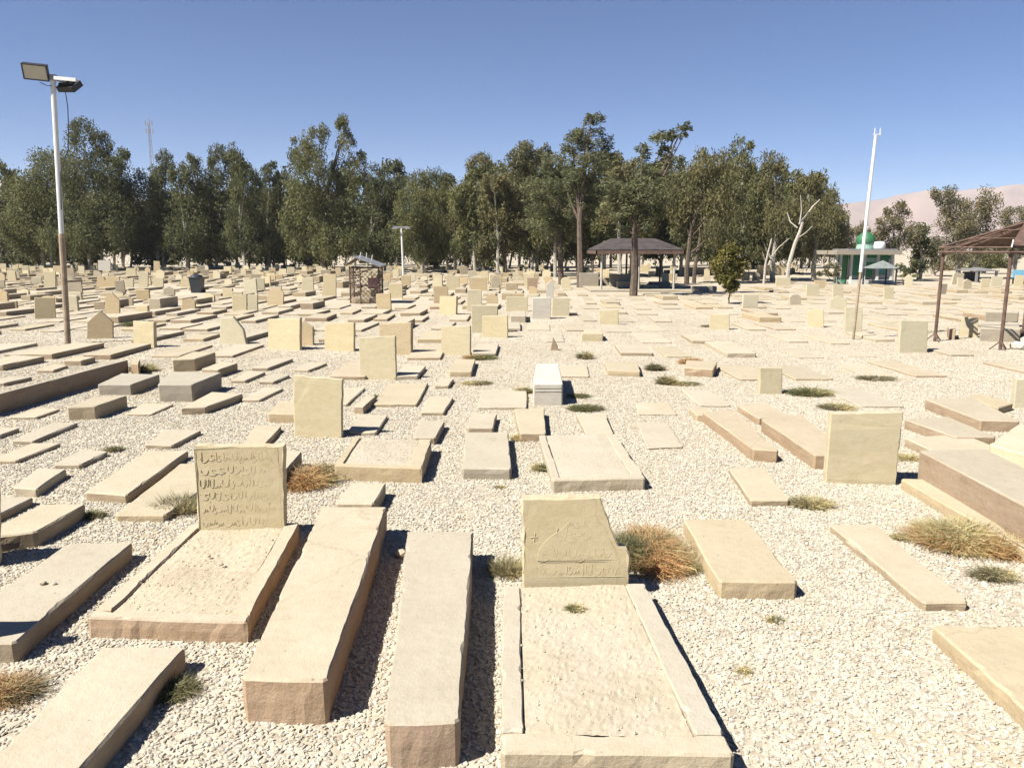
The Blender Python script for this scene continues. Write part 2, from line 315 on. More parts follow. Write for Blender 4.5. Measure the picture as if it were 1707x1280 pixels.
# ------------------------------------------------------------------ grave slabs
FOOT = []                                   # footprints of what is placed by hand: (centre x, y, half x, half y)
def note(pts):
    xs = [p.x for p in pts]; ys = [p.y for p in pts]
    FOOT.append(((min(xs) + max(xs)) / 2, (min(ys) + max(ys)) / 2, (max(xs) - min(xs)) / 2, (max(ys) - min(ys)) / 2))
def block(pts, h, rough=1.0, seed=0, zb=-.06, step=None, r=None):
    """rough-cut block over a flat outline (world XY, counter-clockwise from above): chipped rim, uneven sides"""
    r = r or random.Random(seed); P = [Vector((p.x, p.y)) for p in pts]
    area = sum(P[i].x * P[(i + 1) % len(P)].y - P[(i + 1) % len(P)].x * P[i].y for i in range(len(P)))
    if area < 0: P = P[::-1]
    ctr = sum(P, Vector((0, 0))) / len(P); dist = max(2, ctr.length)
    step = step or min(.5, max(.045, .011 * dist)); ring = []
    for i in range(len(P)):
        a, b = P[i], P[(i + 1) % len(P)]; d = b - a; ln = d.length
        if ln < 1e-4: continue
        n = Vector((d.y, -d.x)) / ln; k = max(2, int(ln / step)); c = min(.022, ln * .12)
        chip = 0; ph = [r.uniform(0, 6.3) for _ in range(3)]
        for j in range(k + 1):
            t = c / ln + (1 - 2 * c / ln) * j / k; sd_ = t * ln
            if r.random() < .06: chip = r.uniform(.006, .020) * rough
            elif r.random() < .6: chip = 0
            wav = (math.sin(sd_ * 3.1 + ph[0]) + math.sin(sd_ * 8.3 + ph[1]) * .6 + math.sin(sd_ * 21 + ph[2]) * .3) * .0035 * rough
            env = min(1, min(j, k - j) / 1.5)
            ring.append((a + d * t, n, wav * env - .003, -(chip + abs(r.gauss(0, .002)) * rough) * env))
    n = len(ring); vs = []
    th = min(.012, h * .25); cc = sum((q[0] for q in ring), Vector((0, 0))) / n
    for lev, z in enumerate((zb, h * .5, h - th, h)):
        for (p, nn, wav, chip) in ring:
            if lev == 0: o = wav * 1.6 - .006 * rough + r.gauss(0, .0025) * rough
            elif lev == 1: o = wav * 1.2 + r.gauss(0, .0018) * rough
            elif lev == 2: o = wav + chip * .5
            else: o = wav + chip - .006
            q = p + nn * o
            if lev == 3: q = q + (cc - q).normalized() * .004
            vs.append(Vector((q.x, q.y, z)))
    fs = []
    for l in range(3):
        for i in range(n):
            j = (i + 1) % n; fs.append((l * n + i, l * n + j, (l + 1) * n + j, (l + 1) * n + i))
    fs.append([3 * n + i for i in range(n)])
    return vs, fs, Vector((ctr.x, ctr.y, 0))
SEED = [100]
def block_obj(name, pts, h, mat, parent=None, rough=1.0, zb=-.06, tilt=None):
    SEED[0] += 1
    vs, fs, c = block(pts, h, rough, SEED[0], zb)
    if tilt:
        rot = Matrix.Rotation(tilt[0], 3, 'X') @ Matrix.Rotation(tilt[1], 3, 'Y')
    if parent: return mesh_obj(name, [v - parent.location for v in vs], fs, mat, parent)
    vv = [v - c for v in vs]
    if tilt: vv = [rot @ v for v in vv]
    return mesh_obj(name, vv, fs, mat, None, c)
def slab(q, h, label, mat='slab', rough=1.0, group='stone slabs laid over the graves', name='grave_slab', cat='grave slab', lift=0):
    pts = [G(x, y, h) for x, y in q]; note(pts)
    o = block_obj(name, pts, h, M[mat], None, rough)
    return tag(o, label, cat, group)

# ------------------------------------------------------------------ headstones
def headplane(bl, br, z0):
    a, b = G(*bl, z0), G(*br, z0); u = (b - a); u.z = 0; wdt = u.length; u.normalize()
    n = Vector((u.y, -u.x, 0))                                   # towards the camera side
    return a, u, n, wdt
def hit(px, py, a, n):
    d = ray(px, py); o = Vector((0, 0, CH)); return o + d * ((a - o).dot(n) / d.dot(n))
def headmesh(uv, thick, r, rough=1.0, dist=5.0):
    """outline uv (metres, u right, v up) -> upright stone with worn arrises; front at y=0, back at +thick"""
    step = max(.03, .01 * dist); pts = []
    for i in range(len(uv)):
        a, b = Vector(uv[i]), Vector(uv[(i + 1) % len(uv)]); k = max(1, int((b - a).length / step)) if (a.y > .02 or b.y > .02) else 1
        for j in range(k):
            p = a + (b - a) * (j / k)
            if j and rough: p += Vector((r.gauss(0, .0025), r.gauss(0, .0025))) * rough
            pts.append(p)
    c = sum(pts, Vector((0, 0))) / len(pts); n = len(pts); vs = []; e = .008
    for y, ins in ((0, e), (e, 0), (thick - e, 0), (thick, e)):
        for p in pts:
            d = (p - c); ln = max(.05, d.length); q = p - d / ln * ins * 1.3
            vs.append(Vector((q.x, y + (r.gauss(0, .002) if rough else 0), q.y)))
    fs = [list(range(n))] + [[3 * n + i for i in range(n)][::-1]]
    for l in range(3):
        for i in range(n): j = (i + 1) % n; fs.append((l * n + j, l * n + i, (l + 1) * n + i, (l + 1) * n + j))
    return vs, fs
def strokes(r, u0, u1, v0, h, out, wd=.006):
    """one line of carved script: joined letters, tall uprights, bowls and dots (illegible, as in the photograph)"""
    u = u1
    def curve(p, n=7):                       # smooth line through a few points
        q = []
        for i in range(len(p) - 1):
            p0, p1, p2, p3 = p[max(0, i - 1)], p[i], p[i + 1], p[min(len(p) - 1, i + 2)]
            for k in range(3):
                t = k / 3; q.append(tuple(.5 * (2 * b_ + (c_ - a_) * t + (2 * a_ - 5 * b_ + 4 * c_ - d_) * t * t + (3 * b_ - a_ - 3 * c_ + d_) * t ** 3) for a_, b_, c_, d_ in zip(p0, p1, p2, p3)))
        return q + [p[-1]]
    while u > u0 + h * .35:
        k = r.random(); lw = h * r.uniform(.45, 1.1); b = v0 + h * r.uniform(-.08, .3); j = lambda s_: h * r.uniform(-s_, s_)
        if k < .28:   out.append(curve([(u + j(.05), v0 + h * r.uniform(.8, 1.1)), (u + j(.04), b + h * .3), (u - h * .06, b)])); lw = h * r.uniform(.22, .4)
        elif k < .5: out.append(curve([(u, b + h * .35), (u - lw * .2, b + j(.1)), (u - lw * .6, b - h * .12), (u - lw * .95, b + h * .1), (u - lw, b + h * .42)]))
        elif k < .72: out.append(curve([(u, b), (u - lw * .15, b + h * .28), (u - lw * .33, b), (u - lw * .5, b + h * .3 + j(.1)), (u - lw * .66, b), (u - lw, b + j(.06))]))
        elif k < .88: out.append(curve([(u - lw * .2, b + h * .45), (u - lw * .55, b + h * .5), (u - lw * .5, b + h * .18), (u - lw * .1, b), (u - lw * .5, b - h * .22), (u - lw, b - h * .12)]))
        else: out.append(curve([(u, v0 + h), (u - lw * .15, b + h * .1), (u - lw * .5, b), (u - lw * .75, b + h * .3), (u - lw * .7, v0 + h * .9)]))
        if r.random() < .45: q = (u - lw * r.uniform(.2, .7), v0 + h * r.choice((.72, .85, -.2))); out.append([q, (q[0] - h * .07, q[1] - h * .03)])
        u -= lw * r.uniform(.75, 1.05) + h * r.uniform(0, .06)
def ridge(polys, wd, rise, y0=0.0, emb=.004):
    vs = []; fs = []
    for pl in polys:
        P = [Vector(p) for p in pl]
        for i in range(len(P) - 1):
            d = P[i + 1] - P[i]
            if d.length < 1e-5: continue
            nn = Vector((-d.y, d.x)).normalized() * wd / 2; dd = d.normalized() * wd * .25; n = len(vs)
            for p in (P[i] - dd, P[i + 1] + dd):
                vs += [Vector((p.x + nn.x, y0 + emb, p.y + nn.y)), Vector((p.x + nn.x * .4, y0 - rise, p.y + nn.y * .4)), Vector((p.x - nn.x * .4, y0 - rise, p.y - nn.y * .4)), Vector((p.x - nn.x, y0 + emb, p.y - nn.y))]
            fs += [(n, n + 4, n + 5, n + 1), (n + 1, n + 5, n + 6, n + 2), (n + 2, n + 6, n + 7, n + 3), (n, n + 1, n + 2, n + 3), (n + 4, n + 7, n + 6, n + 5)]
    return vs, fs
def headstone(poly, label, z0=0.0, thick=.09, mat='head', rows=None, lines=(), rough=1.0, group='headstones standing in the graveyard', name='headstone', wd=.0045, lw=(.006, .0006), plate=None):
    """poly in photo pixels: first bottom-left, bottom-right, then on round counter-clockwise"""
    a, u, n, wdt = headplane(poly[0], poly[1], z0); SEED[0] += 1; r = random.Random(SEED[0])
    if n.y > 0: n = -n
    uv = []
    for (px, py) in poly:
        p = hit(px, py, a, n); uv.append(((p - a).dot(u), p.z - z0))
    uv[0] = (uv[0][0], -.05 - z0); uv[1] = (uv[1][0], -.05 - z0)
    note([a, a + u * wdt, a + u * wdt - n * thick, a - n * thick])
    ang = math.atan2(u.y, u.x); mid = a + u * wdt / 2
    uvc = [(p[0] - wdt / 2, p[1] + z0) for p in uv]
    vs, fs = headmesh(uvc, thick, r, rough, a.length)
    o = fixn(mesh_obj(name, vs, fs, M[mat], None, (mid.x, mid.y, 0))); o.rotation_euler = (0, 0, ang)
    tag(o, label, 'headstone', group)
    hh = max(p[1] for p in uvc)
    if rows:
        vs, fs = [], []
        for (u0, u1, v0, h) in rows:
            pl = []; strokes(r, (u0 - .5) * wdt, (u1 - .5) * wdt, v0 * hh, h * hh, pl)
            v_, f_ = ridge(pl, wd, .0003, -.003 if plate and v0 >= .4 else 0); n = len(vs); vs += v_; fs += [tuple(n + k for k in q) for q in f_]
        mesh_obj('inscription', vs, fs, M[mat], o)
    if plate:                                # shallow raised field in the shape of a dome
        P = [((p[0] - .5) * wdt, p[1] * hh) for p in plate]; n = len(P)
        vs = [Vector((x, .004, z)) for x, z in P] + [Vector((x, -.0024, z)) for x, z in P]
        fs = [list(range(n, 2 * n))] + [(k, (k + 1) % n, n + (k + 1) % n, n + k) for k in range(n)]; fixn(mesh_obj('dome_relief', vs, fs, M[mat], o))
    if lines:
        vs, fs = ridge([[((p[0] - .5) * wdt, p[1] * hh) for p in l] for l in lines], *lw); mesh_obj('carved_border', vs, fs, M[mat], o)
    return o

# ------------------------------------------------------------------ framed graves: kerb stones round a bed of sand
def framed(q, h, kw, label, mat='slab_ochre', hs=None, fill=None, sides=('kerb', 'kerb', 'foot_kerb'), fmat='sand', rough=1.0, grain=1.0):
    NL, NR, FR, FL = [G(x, y, h) for x, y in q]; note([NL, NR, FR, FL])
    c = (NL + NR + FR + FL) / 4; t = empty('framed_grave', (c.x, c.y, 0)); tag(t, label, 'framed grave', 'kerbed graves filled with sand')
    def lerp(a, b, d): return a + (b - a) * min(.45, d / max(.01, (b - a).length))
    nlr, nrl, flr, frl = lerp(NL, NR, kw[0]), lerp(NR, NL, kw[1]), lerp(FL, FR, kw[0]), lerp(FR, FL, kw[1])
    fw = kw[2]; a1, a2 = lerp(nlr, flr, fw), lerp(nrl, frl, fw); b1, b2 = lerp(NL, FL, fw), lerp(NR, FR, fw); g = .006
    block_obj('kerb', [b1 + Vector((0, g, 0)), a1 + Vector((0, g, 0)), flr, FL], h, M[mat], t, rough)
    block_obj('kerb', [a2 + Vector((0, g, 0)), b2 + Vector((0, g, 0)), FR, frl], h, M[mat], t, rough)
    block_obj('foot_kerb', [NL, NR, b2, b1], h - .002, M[mat], t, rough)
    fh = fill if fill is not None else h - .015
    r = random.Random(int(c.y * 100)); nx, ny = 40, 60; vs = []; fs = []; A, B_, C_, D_ = a1, a2, frl, flr
    for j in range(ny + 1):
        for i in range(nx + 1):
            s, tt = i / nx, j / ny; p = (A * (1 - s) + B_ * s) * (1 - tt) + (D_ * (1 - s) + C_ * s) * tt
            e = min(s, 1 - s, tt) * 6
            vs.append(Vector((p.x, p.y, fh + r.gauss(0, .0013) * grain + .006 * math.sin(s * 5 + tt * 3) * grain - .006 * max(0, 1 - e))) - t.location)
    for j in range(ny):
        for i in range(nx): k = j * (nx + 1) + i; fs.append((k, k + 1, k + nx + 2, k + nx + 1))
    for _ in range(260 if grain >= 1 else 40):
        k = r.randrange((nx + 1) * (ny + 1)); c_ = vs[k]; g_ = r.uniform(.003, .009) * (1.5 if r.random() < .06 else 1); b_ = len(vs)
        c_ = c_ + Vector((r.uniform(-.01, .01), r.uniform(-.01, .01), g_ * .2))
        vs += [c_ + Vector((x_ * g_ * r.uniform(.6, 1.3), y_ * g_ * r.uniform(.6, 1.3), z_ * g_ * r.uniform(.4, .9))) for x_, y_, z_ in ((1, 0, 0), (0, 1, 0), (-1, 0, 0), (0, -1, 0), (0, 0, 1), (0, 0, -1))]
        fs += [(b_, b_ + 1, b_ + 4), (b_ + 1, b_ + 2, b_ + 4), (b_ + 2, b_ + 3, b_ + 4), (b_ + 3, b_, b_ + 4), (b_ + 1, b_, b_ + 5), (b_ + 2, b_ + 1, b_ + 5), (b_ + 3, b_ + 2, b_ + 5), (b_, b_ + 3, b_ + 5)]
    mesh_obj('sand_fill', vs, fs, M[fmat], t)
    return t

# ------------------------------------------------------------------ near graves, corner by corner (near-left, near-right, far-right, far-left)
framed([(143, 1028), (412, 1036), (500, 870), (318, 872)], .13, (.10, .11, .09), 'kerbed sand grave in front of the square carved headstone, broken right corner', 'slab_tan')
framed([(833, 1253), (1228, 1257), (1076, 971), (838, 975)], .13, (.105, .13, .13), 'large kerbed sand grave below the broken headstone with dome relief', 'slab_pale', fill=.118)
framed([(556, 775), (704, 780), (720, 732), (590, 728)], .15, (.08, .14, .08), 'small kerbed grave just behind the rusty dry bush, darker right side', 'slab_ochre')
framed([(920, 800), (1077, 796), (1027, 723), (898, 725)], .12, (.08, .12, .10), 'wide pale kerbed grave behind the broken headstone, yellow front edge', 'slab_pale', fill=.116, fmat='slab_pale', grain=.3)

slab([(400, 1131), (546, 1134), (646, 844), (535, 844)], .22, 'long raised slab right of the square carved headstone, reddish cut front', 'slab_tan')
slab([(640, 1206), (767, 1202), (790, 885), (679, 885)], .21, 'long raised slab in the middle foreground, left of the large kerbed grave', 'slab_tan')
slab([(558, 839), (624, 839), (644, 805), (584, 804)], .12, 'short slab touching the far end of the long raised slab')
slab([(-134, 1071), (25, 1071), (223, 903), (113, 905)], .12, 'broad flat slab left of the kerbed grave with square headstone, two pebbles on top')
slab([(-151, 1400), (31, 1400), (312, 1077), (168, 1077)], .12, 'pitted flat slab in the bottom left corner beside a green weed')
slab([(140, 820), (212, 825), (315, 751), (244, 751)], .08, 'pale flat slab behind the square headstone, jagged near edge')
slab([(190, 858), (276, 858), (395, 775), (300, 772)], .06, 'low slab half hidden behind the square carved headstone', 'slab_ochre')
slab([(-60, 902), (60, 886), (145, 839), (69, 840)], .12, 'slab at the left edge with a dark shadow across its near half')
slab([(-70, 868), (-8, 860), (58, 828), (0, 825)], .07, 'slab cut by the left edge above the shadowed slab')
slab([(20, 812), (62, 815), (112, 781), (62, 780)], .08, 'whitish rough slab near the left edge, dark right side', 'slab_pale')
slab([(88, 774), (135, 774), (182, 752), (135, 749)], .05, 'small thin slab with a dry weed at its far corner')
slab([(240, 741), (288, 742), (337, 717), (275, 715)], .05, 'thin slab directly beyond the jagged pale slab')
slab([(-25, 768), (29, 767), (103, 738), (53, 738)], .04, 'thin slab by the left edge, third row beyond the shadowed slab')
slab([(18, 734), (56, 735), (131, 704), (88, 704)], .05, 'thin slab by the left edge below the long low wall')
slab([(-40, 729), (0, 725), (34, 713), (0, 711)], .05, 'slab cut off by the left edge below the long low wall')
slab([(14, 695), (61, 695), (102, 681), (66, 679)], .035, 'small flat slab close in front of the long low wall')
slab([(110, 679), (160, 677), (213, 659), (158, 661)], .17, 'raised tan block with tall dark right face near the long low wall', 'slab_ochre')
slab([(210, 690), (253, 690), (290, 673), (236, 672)], .03, 'nearly sunken slab between the tan block and the pair of grey blocks')
slab([(300, 680), (344, 678), (406, 656), (353, 653)], .10, 'tilted grey slab in front of the largest grey block')
slab([(262, 641), (321, 641), (370, 621), (284, 619)], .25, 'largest of the grey blocks right of the long low wall', 'concrete')
slab([(162, 641), (219, 641), (267, 624), (202, 622)], .16, 'grey block between the long low wall and the largest grey block', 'concrete')
slab([(-34, 664), (-26, 664), (214, 600), (205, 599)], .26, 'long low stone wall edging a family plot at the left', 'rust_stone', group='plot walls', name='plot_wall', cat='low wall')
slab([(218, 606), (231, 607), (234, 599), (222, 598)], .22, 'broken end stone standing past the gap in the long low wall', 'rust_stone', name='kerb_stone')
slab([(-40, 609), (6, 608), (75, 594), (20, 592)], .11, 'pale slab with dark side at the left edge beyond the long low wall')
slab([(105, 601), (136, 601), (160, 595), (128, 594)], .10, 'small block beyond the long low wall, pale top')
slab([(60, 617), (90, 617), (114, 609), (85, 607)], .05, 'small flat slab inside the plot behind the long low wall')
slab([(-30, 638), (8, 638), (55, 628), (15, 627)], .06, 'flat slab inside the plot at the left edge behind the long low wall')
slab([(286, 600), (326, 598), (360, 587), (322, 586)], .22, 'high block with yellow front beyond the largest grey block', 'slab_ochre')
slab([(335, 615), (365, 616), (397, 605), (366, 603)], .14, 'grey block right of the yellow fronted high block')
slab([(445, 689), (492, 690), (520, 668), (464, 668)], .12, 'orange fronted slab poking out left of the tall plain headstone', 'slab_ochre')
slab([(403, 741), (441, 741), (470, 710), (425, 708)], .06, 'flat slab left of the tall plain headstone, shadowed right edge')
slab([(440, 790), (472, 790), (504, 752), (478, 750)], .16, 'grey block half hidden behind the square headstone beside the rusty bush')
slab([(690, 729), (727, 729), (742, 702), (696, 699)], .09, 'slab against the far end of the small kerbed grave')
slab([(580, 719), (628, 720), (647, 692), (597, 690)], .045, 'low slab right of the tall plain headstone')
slab([(588, 677), (607, 678), (627, 660), (610, 659)], .10, 'small block with a dark right face beyond the tall plain headstone')
slab([(700, 687), (741, 687), (756, 662), (716, 660)], .05, 'flat slab in the gravel two rows beyond the small kerbed grave')
slab([(724, 642), (749, 642), (757, 631), (733, 630)], .06, 'little slab with dark right edge right of the front square headstone')
slab([(769, 780), (853, 781), (848, 720), (777, 720)], .11, 'squarish grey slab standing clear in the gravel centre', 'concrete')
slab([(778, 713), (823, 713), (829, 690), (786, 688)], .08, 'slab directly beyond the squarish grey slab')
slab([(866, 722), (911, 722), (908, 681), (857, 681)], .10, 'upright grey slab beyond the wide pale kerbed grave', 'slab')
slab([(976, 724), (1024, 723), (1009, 689), (960, 690)], .06, 'greyish slab joined to the far end of the wide pale kerbed grave')
slab([(418, 613), (448, 613), (489, 598), (455, 597)], .06, 'slab with dark right edge left of the plain square headstones')
slab([(383, 634), (410, 634), (443, 620), (414, 618)], .05, 'first of two twin slabs left of the tall plain headstone')
slab([(430, 636), (457, 636), (484, 625), (456, 622)], .05, 'second twin slab, next to the tall plain headstone')
slab([(402, 666), (434, 666), (473, 647), (440, 645)], .04, 'flat slab between the tilted grey slab and the tall plain headstone')
slab([(488, 616), (515, 617), (546, 605), (514, 603)], .045, 'flat slab in front of the second plain square headstone')
slab([(655, 627), (697, 626), (710, 610), (676, 606)], .07, 'pale slab catching the shadow of the front square headstone', 'slab_pale')
slab([(1062, 690), (1129, 690), (1113, 671), (1060, 671)], .025, 'sunken pale slab right of the white monument', 'slab_pale')
slab([(1078, 747), (1140, 744), (1114, 705), (1060, 703)], .025, 'sunken grey slab right of the wide pale kerbed grave')
slab([(1198, 968), (1332, 969), (1243, 865), (1138, 865)], .12, 'smooth raised slab right of the broken headstone and bush', 'slab_ochre')
slab([(1539, 1004), (1617, 1003), (1461, 873), (1381, 873)], .06, 'narrow thin slab lying askew in open gravel on the right')
slab([(1790, 1258), (1960, 1262), (1716, 1042), (1551, 1040)], .10, 'slab running out of the bottom right corner', 'slab_ochre')
slab([(1250, 833), (1318, 833), (1276, 779), (1214, 779)], .06, 'small slab with a yellow front and a straw tuft at its corner')
slab([(1254, 748), (1299, 751), (1224, 683), (1170, 686)], .13, 'left one of two long slabs with brown sides', 'rust_stone')
slab([(1357, 758), (1420, 758), (1336, 690), (1268, 698)], .15, 'right one of two long slabs with brown sides', 'rust_stone')
slab([(1264, 697), (1322, 695), (1278, 672), (1228, 675)], .09, 'slab behind the pair of long brown sided slabs', 'rust_stone')
slab([(1634, 700), (1702, 702), (1620, 662), (1541, 665)], .14, 'rough slab with brown crumbling side above the leaning headstone', 'rust_stone')
slab([(1592, 728), (1662, 728), (1580, 694), (1506, 698)], .12, 'slab to the right of the leaning headstone, brown left side', 'rust_stone')
slab([(1790, 885), (1965, 900), (1642, 748), (1531, 750)], .34, 'big plinth on the right edge with tall brown side face', 'rust_stone', rough=.6, name='grave_plinth', cat='grave plinth')
slab([(1690, 905), (1785, 960), (1560, 798), (1500, 797)], .10, 'low stone footing along the big plinth', 'slab_ochre', name='plinth_footing', cat='footing')
slab([(1556, 752), (1700, 762), (1607, 723), (1507, 729)], .10, 'flat slab squeezed between the big plinth and the leaning headstone', 'slab')
slab([(1612, 662), (1664, 680), (1690, 672), (1632, 655)], .10, 'yellowish low kerb block near the right edge', 'slab_ochre')
slab([(1648, 740), (1720, 760), (1780, 730), (1700, 705)], .22, 'bulky yellowish stone at the right edge above the big plinth', 'head_pale')
slab([(1160, 691), (1194, 692), (1180, 680), (1148, 679)], .09, 'short slab with yellow front beyond the long brown sided slabs', 'slab_ochre')
slab([(888, 640), (939, 640), (931, 606), (894, 606)], .30, 'white marble box tomb with a ribbed front', 'white_stone', rough=.3, name='box_tomb', cat='box tomb')
slab([(1012, 617), (1068, 619), (1062, 603), (1008, 602)], .10, 'yellow fronted slab right of the white box tomb', 'slab_ochre')
slab([(1140, 613), (1190, 616), (1196, 603), (1144, 600)], .14, 'broken reddish block among weeds right of the white box tomb', 'rust_stone', rough=2.2)
slab([(969, 556), (1006, 556), (1001, 549), (974, 549)], .18, 'yellow wedge shaped block in the pale field', 'head')

def script(n, v0=.12, v1=.86, m=.07):
    k = (v1 - v0) / n; return [(m, 1 - m, v0 + i * k + k * .2, k * .62) for i in range(n)]
FR_ = [[(.03, .14), (.97, .14), (.97, .97), (.03, .97), (.03, .14)]] + [[(.04, .14 + .83 * k), (.96, .14 + .83 * k)] for k in (.17, .34, .5, .67)]
hs = headstone([(329, 882), (474, 879), (473, 743), (324, 743)], 'square yellow headstone covered in carved script rows, at a kerbed grave', .12, .075, 'head', rows=script(6, .17, .95), lines=FR_[:1])
o = headstone([(872, 975), (1049, 973), (1051, 928), (1046, 916), (1032, 911), (1001, 829), (870, 831)], 'broken headstone with dome shaped relief and missing upper right corner', .10, .08, 'head',
     rows=[(.34, .64, .60, .12), (.40, .60, .72, .07), (.17, .82, .41, .10), (.06, .94, .25, .10), (.30, .84, .08, .08)],
     plate=[(.13, .395), (.15, .50), (.19, .57), (.27, .64), (.38, .72), (.46, .81), (.50, .89), (.54, .82), (.63, .74), (.72, .67), (.80, .60), (.85, .50), (.87, .395)],
     lines=[[(.15, .38), (.90, .38)], [(.24, .54), (.78, .54)], [(.06, .23), (.95, .23)], [(.07, .62), (.13, .625)], [(.10, .585), (.11, .66)], [(.08, .655), (.125, .595)]], lw=(.007, .0010))
headstone([(490, 728), (569, 730), (571, 632), (489, 625)], 'tall plain headstone leaning slightly, standing alone left of the centre', 0, .05, 'head')
headstone([(1376, 806), (1493, 809), (1506, 687), (1385, 689)], 'large blank headstone leaning right, near the long brown sided slabs', 0, .09, 'head', lines=[[(.0, .16), (1, .17)]])
headstone([(600, 632), (660, 634), (659, 560), (598, 563)], 'square headstone standing in front of the others left of centre', 0, .06, 'head')
headstone([(447, 581), (500, 584), (500, 531), (446, 532)], 'leftmost of the row of plain square headstones', 0, .08, 'head')
headstone([(541, 584), (590, 586), (590, 538), (541, 539)], 'second plain square headstone of the row, beside a dark sided block', 0, .07, 'head')
headstone([(632, 590), (685, 592), (685, 538), (632, 540)], 'tan headstone behind the front square headstone', 0, .12, 'head_red')
headstone([(735, 591), (784, 593), (784, 543), (735, 544)], 'rightmost plain square headstone of the row, weed at its foot', 0, .06, 'head')
headstone([(804, 562), (846, 563), (846, 526), (804, 527)], 'plain headstone behind the rightmost of the square headstone row', 0, .08, 'head')
headstone([(144, 565), (188, 564), (188, 537), (167, 518), (145, 537)], 'orange headstone with a gabled top right of the floodlight pole', 0, .08, 'head_red')
headstone([(58, 532), (93, 531), (91, 496), (57, 496)], 'plain square headstone left of the floodlight pole', 0, .08, 'head')
headstone([(174, 523), (199, 523), (199, 501), (186, 488), (175, 495)], 'broken topped headstone behind the gabled orange headstone', 0, .07, 'head_red')
headstone([(366, 573), (411, 574), (405, 550), (388, 528), (367, 531)], 'pale headstone with its right corner broken off diagonally', 0, .09, 'head_pale')
headstone([(160, 481), (199, 481), (199, 461), (178, 462), (175, 468), (172, 461), (162, 462)], 'cracked pair of tan stone halves beyond the broken topped headstone', 0, .1, 'head_red')
headstone([(164, 454), (184, 454), (184, 434), (163, 434)], 'bright white headstone under the trees left of the bin', 0, .1, 'white_stone', rough=.3)
headstone([(73, 480), (92, 480), (92, 453), (72, 453)], 'narrow yellow headstone close left of the floodlight pole', 0, .08, 'head')
headstone([(88, 463), (105, 463), (105, 443), (88, 443)], 'orange headstone just behind the floodlight pole', 0, .1, 'head_red')
headstone([(200, 481), (222, 481), (222, 465), (200, 465)], 'low headstone right of the cracked tan halves', 0, .1, 'head_pale')
headstone([(231, 479), (246, 479), (247, 453), (231, 453)], 'narrow cream headstone midway between the floodlight pole and bin', 0, .1, 'head_pale')
headstone([(256, 480), (272, 480), (272, 463), (256, 463)], 'small cream headstone close left of the bin', 0, .1, 'head_pale')
headstone([(210, 463), (227, 463), (226, 447), (210, 447)], 'headstone behind the narrow cream one, left of the bin', 0, .1, 'head')
headstone([(256, 454), (267, 454), (266, 436), (256, 435)], 'narrow orange headstone under the trees left of the bin', 0, .1, 'head_red')
headstone([(301, 479), (317, 479), (317, 464), (301, 464)], 'low yellow headstone touching the bin', 0, .1, 'head')
headstone([(303, 518), (325, 518), (325, 502), (318, 497), (303, 500)], 'small round shouldered orange stone in front of the bin', 0, .1, 'head_red')
headstone([(387, 519), (411, 519), (411, 492), (387, 492)], 'left stone of a touching pair right of the bin', 0, .1, 'head')
headstone([(413, 519), (429, 519), (429, 491), (413, 491)], 'right stone of a touching pair right of the bin', 0, .1, 'head_pale')
headstone([(503, 489), (523, 489), (522, 464), (503, 464)], 'cream headstone two stones left of the rusty cage', 0, .1, 'head_pale')
headstone([(536, 496), (560, 496), (560, 457), (540, 457)], 'tall yellow headstone immediately left of the rusty cage', 0, .1, 'head')
headstone([(648, 497), (671, 497), (671, 473), (648, 473)], 'square yellow headstone immediately right of the rusty cage', 0, .1, 'head')
headstone([(732, 524), (760, 525), (761, 494), (733, 494)], 'yellow headstone with reddish foot right of the rusty cage', 0, .12, 'head')
headstone([(744, 484), (766, 484), (766, 460), (744, 460)], 'pale yellow headstone behind the reddish footed one', 0, .1, 'head')
headstone([(778, 519), (803, 519), (803, 483), (779, 483)], 'tall cream headstone with a dark right edge, centre field', 0, .1, 'head_pale')
headstone([(785, 485), (812, 485), (812, 463), (786, 463)], 'wide tan headstone in the row before the trees, centre', 0, .1, 'head_red')
headstone([(887, 532), (917, 532), (919, 496), (888, 497)], 'white marble headstone with a dark ledge shadow near its foot', 0, .25, 'white_stone', rough=.2)
headstone([(920, 527), (949, 527), (949, 497), (921, 497)], 'pale yellow headstone right of the white marble one', 0, .1, 'head_pale')
headstone([(843, 520), (880, 520), (880, 495), (844, 495)], 'broad pale headstone left of the white marble one', 0, .1, 'head_pale')
headstone([(879, 484), (896, 484), (896, 463), (879, 463)], 'brownish headstone left of the two brown pine trunks', 0, .1, 'rust_stone')
headstone([(910, 497), (923, 497), (924, 474), (917, 468), (911, 474)], 'narrow white round topped stone behind the white marble one', 0, .12, 'white_stone')
headstone([(1182, 549), (1216, 550), (1216, 524), (1183, 524)], 'yellow headstone alone in the pale field below the young tree', 0, .1, 'head')
headstone([(1345, 545), (1373, 546), (1373, 516), (1346, 516)], 'yellow headstone alone left of the white leaning pole', 0, .1, 'head')
headstone([(1499, 588), (1546, 588), (1547, 535), (1502, 534)], 'tall cream headstone left of the rusty hexagonal shelter', 0, .1, 'head_pale')
headstone([(1599, 562), (1630, 563), (1631, 530), (1605, 529)], 'pale headstone seen between the shelter posts', 0, .1, 'head_pale')
headstone([(1266, 657), (1304, 657), (1304, 613), (1267, 613)], 'yellow headstone beside the low green weed, right half', 0, .12, 'head')
headstone([(1690, 680), (1740, 681), (1740, 632), (1694, 632)], 'tall cream headstone cut by the right edge', 0, .1, 'head_pale')
headstone([(1293, 477), (1318, 477), (1318, 463), (1294, 463)], 'wide cream headstone below the dead white tree', 0, .1, 'head_pale')
headstone([(1344, 494), (1366, 494), (1366, 474), (1345, 474)], 'square cream headstone between dead tree and white leaning pole', 0, .1, 'head_pale')
